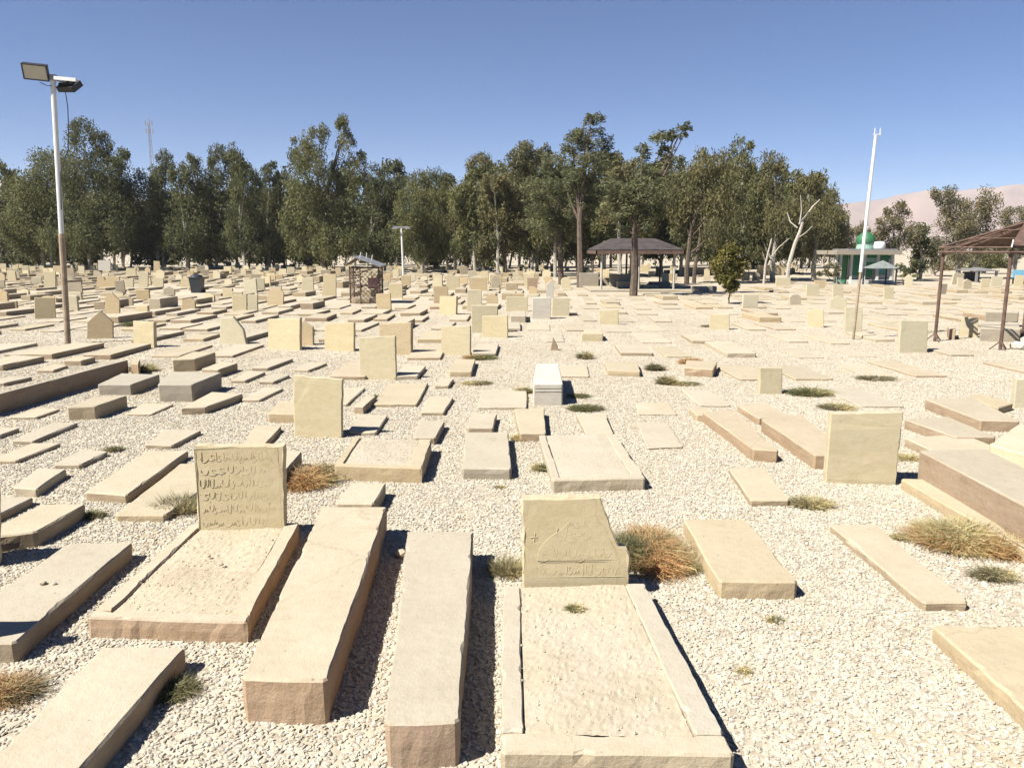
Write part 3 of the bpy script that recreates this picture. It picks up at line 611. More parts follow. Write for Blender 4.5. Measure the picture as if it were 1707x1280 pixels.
headstone([(1388, 500), (1406, 500), (1406, 474), (1389, 474)], 'cream headstone close left of the white leaning pole', 0, .1, 'head_pale')
headstone([(1474, 499), (1490, 499), (1490, 478), (1474, 478)], 'cream headstone in front of the green domed shrine', 0, .1, 'head_pale')
# two stones just left of the frame: only their shadows reach into it
headstone([(-150, 950), (-10, 947), (-12, 800), (-152, 801)], 'headstone standing left of the shadowed slab', 0, .08, 'head')
headstone([(-240, 1115), (-68, 1112), (-70, 950), (-242, 950)], 'headstone standing left of the reddish weed', 0, .08, 'head')
# ribbed front of the white tomb
def tomb_ribs():
    t = [o for o in COL.objects if o.name.startswith('box_tomb')][0]; b = MB()
    a, c = G(889, 640, .30), G(938, 640, .30)
    for z in (.20, .245): b.box(Vector(((a.x + c.x) / 2, a.y + .0015, z)) - t.location, (c.x - a.x - .04, .008, .010))
    b.build('ribbed_front', M['white_stone'], t)
tomb_ribs()
def chunk(px, py, s, label, mat='slab_ochre', cat='stone', name='loose_stone', group='loose stones lying on graves and gravel', z=0):
    p = G(px, py, z); SEED[0] += 1; r = random.Random(SEED[0]); bm = bmesh.new(); bmesh.ops.create_icosphere(bm, subdivisions=2, radius=1)
    for v in bm.verts: v.co = Vector((v.co.x * s * r.uniform(.85, 1.1), v.co.y * s * r.uniform(.75, 1), (v.co.z * .6 + .45) * s * r.uniform(.85, 1.1)))
    me = bpy.data.meshes.new(name); bm.to_mesh(me); bm.free(); me.materials.append(M[mat]); o = bpy.data.objects.new(name, me); COL.objects.link(o); o.location = p
    return tag(o, label, cat, group)
chunk(404, 1046, .06, 'dark red broken chunk at the corner of the left kerbed grave', 'rust_stone')
chunk(72, 974, .022, 'larger pebble resting on the broad flat slab', 'rust_stone', z=.12)
chunk(91, 974, .014, 'smaller pebble resting on the broad flat slab', 'slab_pale', z=.12)
chunk(348, 928, .014, 'pebble on the sand of the left kerbed grave, nearest headstone', 'rust_stone', z=.125)
chunk(369, 942, .016, 'dark pebble on the right part of the left sand bed', 'rust_stone', z=.125)
chunk(235, 968, .014, 'pebble beside the left kerb of the left sand bed', 'slab', z=.125)
chunk(668, 928, .05, 'brown stone in the gap between the two long raised slabs', 'rust_stone')

# ------------------------------------------------------------------ weeds
def weed(px, py, rx, h, n, mats, label, dome=True, z=0, name='dry_weed', ry=None, cat='weed'):
    p = G(px, py, z); SEED[0] += 1; r = random.Random(SEED[0]); vs = []; fs = []; mi = []; ry = ry or rx * .7; n = int(n * 2.6)
    rx *= .9; ry *= .9; h *= .85; wd = max(.0015, .0004 * p.length)
    for _ in range(n):
        a = r.uniform(0, 6.283); q = math.sqrt(r.random()); bx, by = math.cos(a) * rx * q * .75, math.sin(a) * ry * q * .75
        hh = h * r.uniform(.35, .9) * (1 - .55 * q * q); lean = Vector((math.cos(a) * rx * .45 * r.uniform(.2, 1.2) + r.gauss(0, rx * .12), math.sin(a) * ry * .45 + r.gauss(0, ry * .12), hh))
        z0 = 0 if not dome else hh * r.uniform(0, .8); lean.z = hh - z0 if dome else hh
        lean = lean * (.7 if dome else 1) + Vector((r.gauss(0, 1), r.gauss(0, 1), r.gauss(0, .35))) * min(h, .14) * .45
        side = Vector((r.uniform(-1, 1), r.uniform(-1, 1), r.uniform(-.4, .4))).normalized() * wd * r.uniform(.6, 1.6); b = Vector((bx, by, z0))
        k = len(vs); bend = Vector((r.gauss(0, .15) * h, r.gauss(0, .15) * h, 0)); m_ = b + lean * .5 + bend
        vs += [b - side, b + side, m_ + side * .8, m_ - side * .8, b + lean + bend * .3]
        fs += [(k, k + 1, k + 2, k + 3), (k + 3, k + 2, k + 4)]
        # colour follows where on the plant the stem grows
        t = (bx / rx + 1) / 2 + r.gauss(0, .16); j = min(len(mats) - 1, max(0, int(t * len(mats)))); mi += [j, j]
    o = mesh_obj(name, vs, fs, [M[m] for m in mats], None, p, False, mi)
    return tag(o, label, cat, 'weeds growing between the graves')
weed(1045, 935, .17, .30, 1300, ['w_dark', 'w_green', 'w_dark'], 'dull green part of the bush against the broken headstone', ry=.20)
weed(1088, 930, .27, .26, 2600, ['w_green', 'w_orange', 'w_orange', 'w_straw'], 'big rusty and straw bush right of the broken headstone', ry=.42)
weed(1135, 950, .15, .10, 600, ['w_straw', 'w_straw', 'w_green'], 'low straw fringe between the big bush and the smooth raised slab')
weed(1600, 905, .42, .22, 2600, ['w_orange', 'w_straw', 'w_straw', 'w_orange'], 'wide orange dry bush at the foot of the big plinth', ry=.33)
weed(1680, 922, .25, .20, 1100, ['w_orange', 'w_straw'], 'reddish dry bush at the right edge beside the big plinth')
weed(1590, 905, .12, .10, 400, ['w_green', 'w_dark'], 'green tuft inside the wide orange bush')
weed(1655, 962, .17, .09, 500, ['w_dark', 'w_dark', 'w_straw'], 'grey flat weed below the reddish bush at the right edge')
weed(1500, 898, .10, .06, 250, ['w_straw', 'w_dark'], 'short dry weed beside the narrow thin slab')
weed(512, 805, .28, .22, 1900, ['w_dark', 'w_orange', 'w_orange', 'w_straw'], 'rusty dry bush right of the square carved headstone', ry=.3)
weed(545, 795, .2, .20, 700, ['w_straw', 'w_dark'], 'straw coloured weed behind the rusty dry bush')
weed(302, 850, .22, .17, 800, ['w_dark', 'w_dark', 'w_straw'], 'olive weed left of the square carved headstone', dome=False)
weed(155, 862, .12, .08, 350, ['w_green', 'w_dark'], 'small weed at the far end of the shadowed slab')
weed(286, 1155, .16, .09, 800, ['w_green', 'w_green', 'w_dark'], 'green weed beside the pitted corner slab')
weed(5, 1160, .20, .14, 900, ['w_orange', 'w_orange', 'w_dark'], 'reddish weed at the left edge in the foreground')
weed(848, 955, .13, .16, 500, ['w_dark', 'w_straw'], 'dry weed at the left foot of the broken headstone', dome=False)
weed(958, 1016, .055, .05, 220, ['w_green', 'w_straw'], 'tiny olive tuft growing in the large sand bed', z=.115)
weed(902, 784, .09, .11, 380, ['w_straw', 'w_green'], 'straw tuft at the left corner of the wide pale kerbed grave')
weed(834, 813, .07, .03, 150, ['w_dark', 'w_straw'], 'flat small weed in gravel below the squarish grey slab')
weed(867, 733, .12, .10, 300, ['w_straw', 'w_orange'], 'orange straw at the foot of the upright grey slab')
weed(976, 683, .28, .10, 700, ['w_green', 'w_green', 'w_dark'], 'low green weed right of the white box tomb')
weed(965, 662, .2, .09, 300, ['w_dark', 'w_green'], 'dull weed behind the low green one by the white box tomb')
weed(872, 655, .16, .14, 300, ['w_straw', 'w_green'], 'straw weed left of the white box tomb')
weed(1091, 617, .16, .18, 500, ['w_dark', 'w_dark'], 'round grey green shrub in the pale field', name='shrub')
weed(1111, 640, .16, .22, 500, ['w_dark', 'w_straw'], 'upright brownish weed next to the round grey shrub')
weed(1140, 641, .3, .07, 400, ['w_straw', 'w_dark'], 'low straw streak right of the upright brownish weed')
weed(975, 598, .16, .22, 350, ['w_dark', 'w_straw'], 'small dark weed right of the standing shard')
weed(1152, 606, .25, .16, 500, ['w_orange', 'w_orange'], 'orange dry weed over the broken reddish block')
weed(1350, 657, .4, .13, 900, ['w_green', 'w_green', 'w_straw'], 'broad green weed right of the small yellow headstone')
weed(1395, 681, .3, .1, 450, ['w_dark', 'w_straw'], 'thin weed below the broad green one')
weed(1352, 843, .20, .11, 800, ['w_dark', 'w_straw', 'w_straw'], 'straw tuft at the right corner of the small yellow fronted slab')
weed(1655, 770, .18, .12, 400, ['w_green', 'w_straw'], 'green weed on the far side of the big plinth')
weed(1700, 785, .18, .12, 400, ['w_green', 'w_straw'], 'green weed at the right edge beyond the big plinth')
weed(1510, 765, .2, .08, 300, ['w_straw'], 'straw patch behind the leaning headstone')
weed(627, 665, .12, .1, 200, ['w_dark', 'w_green'], 'weed beside the small dark faced block')
weed(800, 598, .4, .12, 600, ['w_orange', 'w_green', 'w_green'], 'weed strip at the foot of the rightmost square headstone')
weed(233, 543, .5, .22, 600, ['w_green', 'w_dark'], 'green tuft right of the gabled orange headstone', dome=False)
weed(238, 619, .25, .22, 400, ['w_dark', 'w_straw'], 'dry tuft at the broken end of the long low wall', dome=False)
weed(190, 752, .10, .09, 200, ['w_dark'], 'dark weed at the end of the small thin slab')
weed(1190, 545, .4, .1, 300, ['w_dark', 'w_straw'], 'weed at the foot of the yellow headstone below the young tree')
weed(1460, 632, .4, .07, 300, ['w_dark'], 'dark low weed in the right pale field')
weed(795, 640, .3, .07, 350, ['w_straw', 'w_dark'], 'straw weed right of the little dark edged slab')
weed(1240, 1120, .05, .04, 120, ['w_straw'], 'single straw sprig in the open gravel')
weed(1290, 1035, .07, .04, 120, ['w_straw', 'w_green'], 'sparse sprig below the smooth raised slab')
# leaning dark shards seen in the centre field
headstone([(917, 584), (932, 584), (929, 575), (922, 562)], 'dark pointed shard standing in the centre field', 0, .06, 'rust_stone', name='stone_shard')

# ------------------------------------------------------------------ poles, bin, cage, shelters, shrine
def pole_path(bx, by, tx, ty, Y=None):
    b = G(bx, by); t = V(tx, ty, b.y if Y is None else Y); return b, t
def floodlight_pole():
    b, t = pole_path(113, 573, 88, 132); e = empty('floodlight_pole', b); tag(e, 'tall white and rusty pole carrying two floodlights and a hanging cable', 'light pole')
    d = t - b; z = Vector((0, 0, -.1)); cut = d * .43
    m = MB(); m.tube([z, cut], .062, 12); m.build('rusty_shaft', M['rust_pale'], e)
    m = MB(); m.tube([cut, d], .052, 12); m.build('white_shaft', M['paint_white'], e)
    s = t.y / F
    def lamp(c, w_, h_, dp, rot):
        k = empty('floodlight', (0, 0, 0)); k.parent = e
        a = MB(); a.box(Vector(c), (w_, dp, h_), rot)
        a.build('housing', M['dark_metal'], k)
        a = MB(); f = rot @ Vector((0, -dp / 2 - .004, 0)); a.box(Vector(c) + f, (w_ * .92, .008, h_ * .9), rot); a.build('glass', M['glass_lamp'], k)
        a = MB(); f = rot @ Vector((0, -dp / 2 - .006, 0))
        for sx, sz, ww, hh in ((0, .475, 1.02, .06), (0, -.475, 1.02, .06), (.485, 0, .05, 1.0), (-.485, 0, .05, 1.0)):
            a.box(Vector(c) + f + rot @ Vector((sx * w_, -.002 * (1 + abs(sx)), sz * h_)), (ww * w_, .02, hh * h_), rot)
        a.build('rim', M['dark_metal'], k)
        a = MB(); q = rot @ Vector((0, dp / 2 + .04, -.02)); a.box(Vector(c) + q, (.1, .08, .1), rot)
        for i in range(7): a.box(Vector(c) + rot @ Vector(((i - 3) * w_ * .12, dp / 2 + .02, 0)), (.012, .05, h_ * .7), rot)
        a.build('cooling_fins', M['dark_metal'], k)
        return k
    lamp(d + Vector((-.27, -.12, .12)), .47, .32, .10, Matrix.Rotation(R(12), 3, 'Z') @ Matrix.Rotation(R(28), 3, 'X') @ Matrix.Rotation(R(4), 3, 'Y'))
    lamp(d + Vector((.28, .10, -.12)), .42, .30, .10, Matrix.Rotation(R(168), 3, 'Z') @ Matrix.Rotation(R(52), 3, 'X') @ Matrix.Rotation(R(-6), 3, 'Y'))
    a = MB(); a.tube([d + Vector((-.32, -.02, .05)), d + Vector((-.1, .02, .05)), d + Vector((.05, 0, -.02)), d + Vector((.34, .1, -.12))], .018, 6); a.box(d + Vector((.02, 0, .02)), (.12, .12, .12)); a.build('bracket', M['zinc'], e)
    a = MB(); a.box(d + Vector((.32, -.10, -.02)), (.46, .05, .07), Matrix.Rotation(R(5), 3, 'Y')); a.build('bright_hood', M['paint_white'], e)
    a = MB(); pts = [d + Vector((.24, 0, -.26)), d + Vector((.27, -.02, -.55)), d + Vector((.25, -.03, -1.0)), d + Vector((.20, -.04, -1.45)), d * .66 + Vector((.09, -.06, 0)), d * .52 + Vector((.06, -.06, 0))]
    a.tube(pts, .010, 5); a.tube([d + Vector((-.25, -.05, -.08)), d + Vector((-.12, -.06, -.14)), d + Vector((0, -.07, -.16))], .008, 5); a.build('cable', M['black_plastic'], e)
floodlight_pole()
def mast():
    b, t = pole_path(1422, 566, 1460, 226); e = empty('leaning_pole', b); tag(e, 'tall thin white pole leaning right, rusty towards the ground', 'pole')
    d = t - b; m = MB(); m.tube([Vector((0, 0, -.1)), d * .34], [.030, .028], 10); m.build('rusty_shaft', M['rust_pale'], e)
    m = MB(); m.tube([d * .34, d], [.040, .034], 10); m.build('white_shaft', M['paint_white'], e)
    m = MB(); m.box(d + Vector((.03, 0, .02)), (.16, .04, .02)); m.box(d + Vector((-.03, 0, .09)), (.016, .016, .13)); m.box(d + Vector((.09, 0, .09)), (.016, .016, .13)); m.build('top_bracket', M['paint_white'], e)
mast()
def t_lamp():
    b, t = pole_path(673, 470, 669, 379); e = empty('lamp_post', b); tag(e, 'slim white lamp post with a T shaped top before the trees', 'lamp post')
    d = t - b; m = MB(); m.tube([Vector((0, 0, -.1)), d], [.075, .055], 8); m.build('shaft', M['paint_white'], e)
    m = MB(); m.box(d, (1.0, .12, .1)); m.build('crossbar', M['zinc'], e)
    
    for x in (-.42, .42): m = MB(); m.box(d + Vector((x, -.1, -.07)), (.3, .3, .08)); m.build('lamp_head', M['zinc'], e)
    b, t = pole_path(18, 445, 13, 366); e = empty('lamp_post', b); tag(e, 'thin white post at the left edge beside the dark shelter', 'lamp post')
    m = MB(); m.tube([Vector((0, 0, -.1)), t - b], .09, 8); m.build('shaft', M['paint_white'], e)
    m = MB(); m.box(t - b + Vector((-.2, 0, 0)), (.6, .12, .12)); m.build('crossbar', M['zinc'], e)
t_lamp()
def bin_():
    b = G(329.5, 488); s = b.y / F; e = empty('rubbish_bin', b); tag(e, 'black plastic wheeled rubbish bin among the headstones', 'rubbish bin')
    w_, h_ = 19 * s, 30 * s; m = MB()
    n = [Vector((x * w_ * k / 2, y * w_ * k / 2, z)) for z, k in ((0, .8), (h_ * .8, 1.0)) for x, y in ((-1, -1), (1, -1), (1, 1), (-1, 1))]
    m.v = n; m.f = [[3, 2, 1, 0], [4, 5, 6, 7], [0, 1, 5, 4], [1, 2, 6, 5], [2, 3, 7, 6], [3, 0, 4, 7]]; m.build('body', M['black_plastic'], e)
    m = MB(); m.box((0, 0, h_ * .83), (w_ * 1.08, w_ * 1.08, h_ * .06)); m.build('rim', M['black_plastic'], e)
    m = MB(); m.lathe((0, 0, h_ * .86), [(w_ * .52, 0), (w_ * .48, h_ * .07), (w_ * .3, h_ * .13), (0, h_ * .15)], 12); m.build('lid', M['black_plastic'], e)
    m = MB(); m.tube([(-w_ * .5, w_ * .4, .1), (-w_ * .38, w_ * .4, .1)], .1, 10); m.build('wheel', M['dark_metal'], e); m = MB(); m.tube([(w_ * .5, w_ * .4, .1), (w_ * .38, w_ * .4, .1)], .1, 10); m.build('wheel', M['dark_metal'], e)
    FOOT.append((b.x + .2, b.y - .3, .8, 2.2))
bin_()
def cage():
    b = G(606, 507); s = b.y / F; e = empty('grave_cage', (b.x, b.y + .55, 0)); tag(e, 'rusty lattice cage with a small tilted sheet roof around a grave', 'grave cage')
    W_, D_, H_ = 50 * s / 2, .55, 59 * s; pl = [(-W_, -.15), (-.1, -D_), (W_, -.3), (W_, .5), (-W_, .6)]
    for i in range(len(pl)):
        a, c = Vector((*pl[i], 0)), Vector((*pl[(i + 1) % len(pl)], 0)); d = c - a; ln = d.length; m = MB(); cell = .17
        u = d / ln; nu = max(2, int(ln / cell)); cw = ln / nu; nv = int(H_ * .98 / cw)
        for j in range(nv):
            for k in range(nu):
                p = a + u * k * cw + Vector((0, 0, .04 + j * cw)); q = p + u * cw + Vector((0, 0, cw)); p2 = p + Vector((0, 0, cw)); q2 = p + u * cw
                m.tube([p, q], .0065, 4); m.tube([p2, q2], .0065, 4)
        for z in (.04, H_ * .5, H_): m.tube([a + Vector((0, 0, z)), c + Vector((0, 0, z))], .02, 5)
        m.build('lattice_panel', M['rust'], e)
        m = MB(); m.tube([a, a + Vector((0, 0, H_ + .06))], .028, 6); m.build('corner_post', M['rust'], e)
    m = MB(); z = H_ + .08
    m.slabpoly([(-W_ * 1.15, -D_ - .15, z), (-W_ * 1.15, .75, z + .05), (-.2, .75, z + .34), (-.2, -D_ - .15, z + .30)], .02); m.build('roof_sheet', M['rust'], e)
    m = MB(); m.slabpoly([(-.3, -D_ - .2, z + .34), (-.3, .75, z + .38), (W_ * 1.2, .75, z + .02), (W_ * 1.2, -D_ - .2, z - .02)], .02); m.build('roof_sheet', M['zinc'], e)
    for p_, q_ in (((-.15, -.2, z + .3), (-.1, -.2, z + .52)), ((.1, -.2, z + .3), (.12, -.2, z + .5)), ((.3, -.2, z + .2), (.34, -.2, z + .42))): m = MB(); m.tube([p_, q_], .02, 5); m.build('roof_spike', M['plaster'], e)
    o = mesh_obj('grave_cloth', [(b.x + .05, b.y + .75, .55), (b.x + .5, b.y + .6, .55), (b.x + .5, b.y + .6, .98), (b.x + .05, b.y + .75, .98), (b.x + .07, b.y + .8, .55), (b.x + .52, b.y + .65, .55), (b.x + .52, b.y + .65, .98), (b.x + .07, b.y + .8, .98)],
        [(0, 1, 2, 3), (7, 6, 5, 4), (0, 4, 5, 1), (2, 6, 7, 3), (1, 5, 6, 2), (0, 3, 7, 4)], M['cloth_pink']); tag(o, 'faded pink cloth hung inside the rusty cage', 'cloth')
    o = block_obj('grave_slab', [Vector((b.x - .5, b.y + .2, 0)), Vector((b.x + .55, b.y + .2, 0)), Vector((b.x + .55, b.y + 1.0, 0)), Vector((b.x - .5, b.y + 1.0, 0))], .22, M['slab_ochre']); tag(o, 'pale slab enclosed by the rusty lattice cage', 'grave slab', 'stone slabs laid over the graves')
    FOOT.append((b.x, b.y + .5, 1.3, 1.0))
cage()
def hex_shelter():
    c = Vector((11.35, 17.05, 0)); Rr = 1.62; a0 = math.atan2(17.35 - c.y, 9.75 - c.x); e = empty('hexagonal_shelter', c); tag(e, 'rusty hexagonal steel shelter with a sheet roof at the right edge', 'shelter')
    P = [Vector((math.cos(a0 + i * math.pi / 3) * Rr, math.sin(a0 + i * math.pi / 3) * Rr, 0)) for i in range(6)]; ez = 2.03; az = 2.68; ap = Vector((0, 0, az))
    for i, p in enumerate(P):
        if i == 5: continue
        m = MB(); m.tube([p, p + Vector((0, 0, ez))], .036, 8)
        for k in range(3): t = k * 2.1 + .4; m.tube([p + Vector((0, 0, .2)), p + Vector((.2 * math.cos(t), .2 * math.sin(t), 0))], .014, 5)
        m.build('post', M['rust'], e)
    m = MB()
    for i in range(6):
        p, q = P[i] * 1.06, P[(i + 1) % 6] * 1.06; z1 = Vector((0, 0, ez)); z2 = Vector((0, 0, ez + .1))
        m.tube([p + z1, q + z1], .03, 6); m.tube([p + z2, q + z2], .02, 6); m.tube([p + z2, ap], .026, 6); m.tube([p + z1, ap - Vector((0, 0, .1))], .016, 6)
        for f in (.35, .68): m.tube([(p + z2) * (1 - f) + ap * f, (q + z2) * (1 - f) + ap * f], .014, 5)
    m.build('roof_frame', M['rust'], e)
    for i in range(6):
        p, q = P[i] * 1.09 + Vector((0, 0, ez + .14)), P[(i + 1) % 6] * 1.09 + Vector((0, 0, ez + .14))
        if i in (5, 0): continue
        m = MB(); m.slabpoly([p, q, ap + Vector((0, 0, .05))], .012); m.build('roof_sheet', M['rust'], e)
    m = MB(); p = P[1] * 1.06; m.tube([p + Vector((-.02, -.05, ez + .1)), p + Vector((.0, -.05, ez + .26))], .014, 6); m.build('white_pipe_stub', M['paint_white'], e)
    for p in P: FOOT.append((c.x + p.x, c.y + p.y, .3, .3))
    # stone bench tomb and sack below it
    a = G(1690, 566); b = MB(); o = block_obj('table_tomb', [G(1632, 569), G(1700, 571), G(1694, 556), G(1634, 556)], .30, M['concrete']); tag(o, 'grey table tomb under the rusty hexagonal shelter', 'tomb')
    o = block_obj('headstone', [G(1640, 546), G(1696, 547), G(1696, 544), G(1640, 543)], .42, M['concrete'], rough=.5); tag(o, 'low wide grey stone behind the grey table tomb', 'headstone', 'headstones standing in the graveyard')
    o = block_obj('headstone', [G(1580, 566), G(1592, 567), G(1590, 560), G(1578, 560)], .25, M['rust_stone']); tag(o, 'small brown stone left of the table tomb', 'headstone', 'headstones standing in the graveyard')
    chunk(1696, 582, .17, 'white lumpy sack lying under the shelter', 'white_stone', 'sack', 'white_sack', None); chunk(1716, 574, .2, 'second white sack at the right edge', 'white_stone', 'sack', 'white_sack', None)
hex_shelter()
def pavilion():
    Y0 = G(1000, 486).y; x0, x1 = V(1003, 440, Y0).x, V(1128, 440, Y0).x; D = 4.2; c = Vector(((x0 + x1) / 2, Y0 + D / 2, 0)); e = empty('pavilion', c); tag(e, 'open pavilion with a low brown hip roof under the pines', 'pavilion')
    hx, hy = (x1 - x0) / 2, D / 2; ez = V(1000, 418, Y0).z; rz = V(1050, 397, Y0 + 1).z
    for x, y, mt in ((-1, -1, 'bark_dead'), (.0, -1, 'bark_dead'), (.94, -1, 'bark_dead'), (1, -.7, 'rust'), (-1, 1, 'rust'), (0, 1, 'rust'), (1, 1, 'rust')):
        m = MB(); m.tube([(x * hx, y * hy, 0), (x * hx, y * hy, ez)], .055, 8); m.build('post', M[mt], e)
    o = .3; E_ = [Vector((sx * (hx + o), sy * (hy + o), ez + .05)) for sx, sy in ((-1, -1), (1, -1), (1, 1), (-1, 1))]; r0, r1 = Vector((-hx * .62, 0, rz)), Vector((hx * .62, 0, rz))
    m = MB(); m.slabpoly([E_[0], E_[1], r1, r0], .05); m.slabpoly([E_[2], E_[3], r0, r1], .05); m.slabpoly([E_[3], E_[0], r0], .05); m.slabpoly([E_[1], E_[2], r1], .05); m.build('roof', M['roof_brown'], e)
    m = MB()
    for a, b in ((0, 1), (1, 2), (2, 3), (3, 0)):
        p, q = E_[a], E_[b]; m.box((p + q) / 2 - Vector((0, 0, .13)), (abs(p.x - q.x) + .06, abs(p.y - q.y) + .06, .16))
    m.build('eave_board', M['rust'], e)
    o = block_obj('paving_slab', [Vector((c.x - hx - .6, Y0 - .5, 0)), Vector((c.x + hx + 1.6, Y0 - .5, 0)), Vector((c.x + hx + 1.6, Y0 + D, 0)), Vector((c.x - hx - .6, Y0 + D, 0))], .10, M['concrete']); tag(o, 'grey concrete base under the brown roofed pavilion', 'paving')
    r = random.Random(5)
    for k, (px, py, h, lb) in enumerate(((982, 480, .8, 'dark upright stone left of the pavilion'), (1010, 479, .5, 'first grey tomb inside the pavilion'), (1034, 481, .75, 'tall dark stone inside the pavilion'), (1048, 484, .45, 'second grey tomb inside the pavilion'), (1100, 481, .35, 'low grey tomb in the right of the pavilion'), (1175, 488, .3, 'dark slab right of the pavilion'), (1085, 484, .25, 'pale low tomb in the pavilion centre'))):
        p = G(px, py); w_ = r.uniform(.4, .6); o = block_obj('tomb', [Vector((p.x - w_, p.y, 0)), Vector((p.x + w_, p.y, 0)), Vector((p.x + w_, p.y + .5, 0)), Vector((p.x - w_, p.y + .5, 0))], h, M['concrete' if k != 6 else 'slab_pale']); tag(o, lb, 'tomb', 'tombs around the pavilion')
    FOOT.append((c.x + .5, c.y, hx + 1.4, D / 2 + .9))
pavilion()
def shrine():
    Y0 = G(1450, 473).y; s = Y0 / F; X = lambda px: V(px, 440, Y0).x; Z = lambda py: V(1450, py, Y0).z
    e = empty('shrine', (X(1440), Y0 + 2, 0)); tag(e, 'small green and white shrine with a green dome and flat grey roof', 'shrine'); org = e.location
    def P(m, name, mat, sm=False, par=None):
        m.v = [v - org for v in m.v]; return m.build(name, M[mat], par or e, smooth=sm)
    D = 1.7; m = MB(); m.box(((X(1416) + X(1487)) / 2, Y0 + D / 2 + .15, Z(425) / 2), (X(1487) - X(1416), D, Z(425))); P(m, 'wall', 'plaster'); m = MB(); m.box((X(1416) - .03, Y0 + D / 2 + .2, Z(425) / 2), (.05, D - .1, Z(425) * .98)); P(m, 'portico_shade_panel', 'green_paint')  # dark green sheet added in place of the dim open portico's shade
    m = MB(); m.box(((X(1383) + X(1490)) / 2, Y0 + D / 2 - .2, Z(421)), (X(1490) - X(1383), D + 1.4, Z(418) - Z(425))); P(m, 'roof_slab', 'concrete')
    m = MB(); m.box(((X(1408) + X(1489)) / 2, Y0 + D / 2 - .1, Z(416.5)), (X(1489) - X(1408), D + .6, Z(415) - Z(418.2))); P(m, 'parapet', 'zinc')
    f = Y0 + .10
    def panel(name, a, b, t, u, mat, d=.06): m = MB(); m.box(((X(a) + X(b)) / 2, f, (Z(t) + Z(u)) / 2), (X(b) - X(a), d, Z(t) - Z(u))); P(m, name, mat)
    panel('eave_shadow_strip', 1415.5, 1487.5, 425, 432, 'green_paint', .05); panel('green_panel', 1418, 1437, 432, 460, 'green_paint'); panel('green_panel', 1439, 1459, 437, 462, 'green_paint', .07); panel('wall_panel', 1461, 1482, 432, 445, 'green_paint', .04); panel('pale_band', 1439, 1462, 430, 437, 'pale_green', .09)  # top strip's dark green stands in for the shadow below the roof
    panel('window', 1463, 1479, 447, 456, 'teal'); panel('window_frame', 1462, 1480, 456.3, 458, 'green_paint', .1); panel('window_frame', 1462, 1480, 445, 446.8, 'green_paint', .1)
    for px in (1391, 1398, 1416, 1438, 1460, 1483):
        m = MB(); m.box((X(px), Y0 - .25, Z(424.6) / 2), (.14, .14, Z(424.6))); P(m, 'column', 'plaster')
    m = MB(); m.box(((X(1413) + X(1488)) / 2, Y0 - .2, .12), (X(1488) - X(1413), .9, .24)); P(m, 'plinth', 'plaster')
    r = 15 * s; zc = Z(414); yc = Y0 + 1.6; cx = V(1440, 440, Y0 + 1.6).x
    m = MB(); m.lathe((cx, yc, zc), [(r * .95, -.06), (r * .95, .2), (r * .86, .2), (r * .86, .3)], 24); P(m, 'drum', 'pale_green')
    m = MB(); m.lathe((cx, yc, zc + .3), [(r * .94, 0), (r * 1.0, .12), (r * .97, .28), (r * .82, .46), (r * .52, .62), (r * .2, .72), (.02, .78)], 24); d = P(m, 'dome', 'dome_green', True)
    m = MB(); m.lathe((cx, yc, zc + 1.04), [(.03, 0), (.12, .12), (.13, .22), (.05, .34), (.03, .5), (.0, .6)], 10); P(m, 'finial', 'plaster')
    m = MB(); yt = Y0 + 1.2; m.lathe((V(1463, 440, yt).x, yt, Z(415)), [(0, 0), (.34, 0), (.36, .06), (.36, .34), (.30, .42), (.1, .46), (0, .46)], 16); P(m, 'water_tank', 'paint_white', True)
    # small canopy standing before the shrine
    yk = Y0 - 1.6; Xk = lambda px: V(px, 440, yk).x; Zk = lambda py: V(1450, py, yk).z; k = empty('canopy', (Xk(1465), yk, 0)); tag(k, 'small grey pitched canopy on posts before the green shrine', 'canopy')
    ko = k.location; E_ = [Vector((Xk(a), yk + b, Zk(447))) for a, b in ((1447, -.7), (1489, -.7), (1489, .7), (1447, .7))]; a_ = Vector((Xk(1472), yk, Zk(434)))
    for i in range(4):
        m = MB(); m.slabpoly([E_[i], E_[(i + 1) % 4], a_], .03); m.v = [v - ko for v in m.v]; m.build('roof_sheet', M['canopy'], k)
    for px in (1449, 1487):
        for b in (-.6, .6):
            m = MB(); m.box((Xk(px) - ko.x, b, Zk(447) / 2), (.07, .07, Zk(447))); m.build('post', M['dark_metal'], k)
    FOOT.append((org.x, Y0 + 1, 3.4, 4))
shrine()
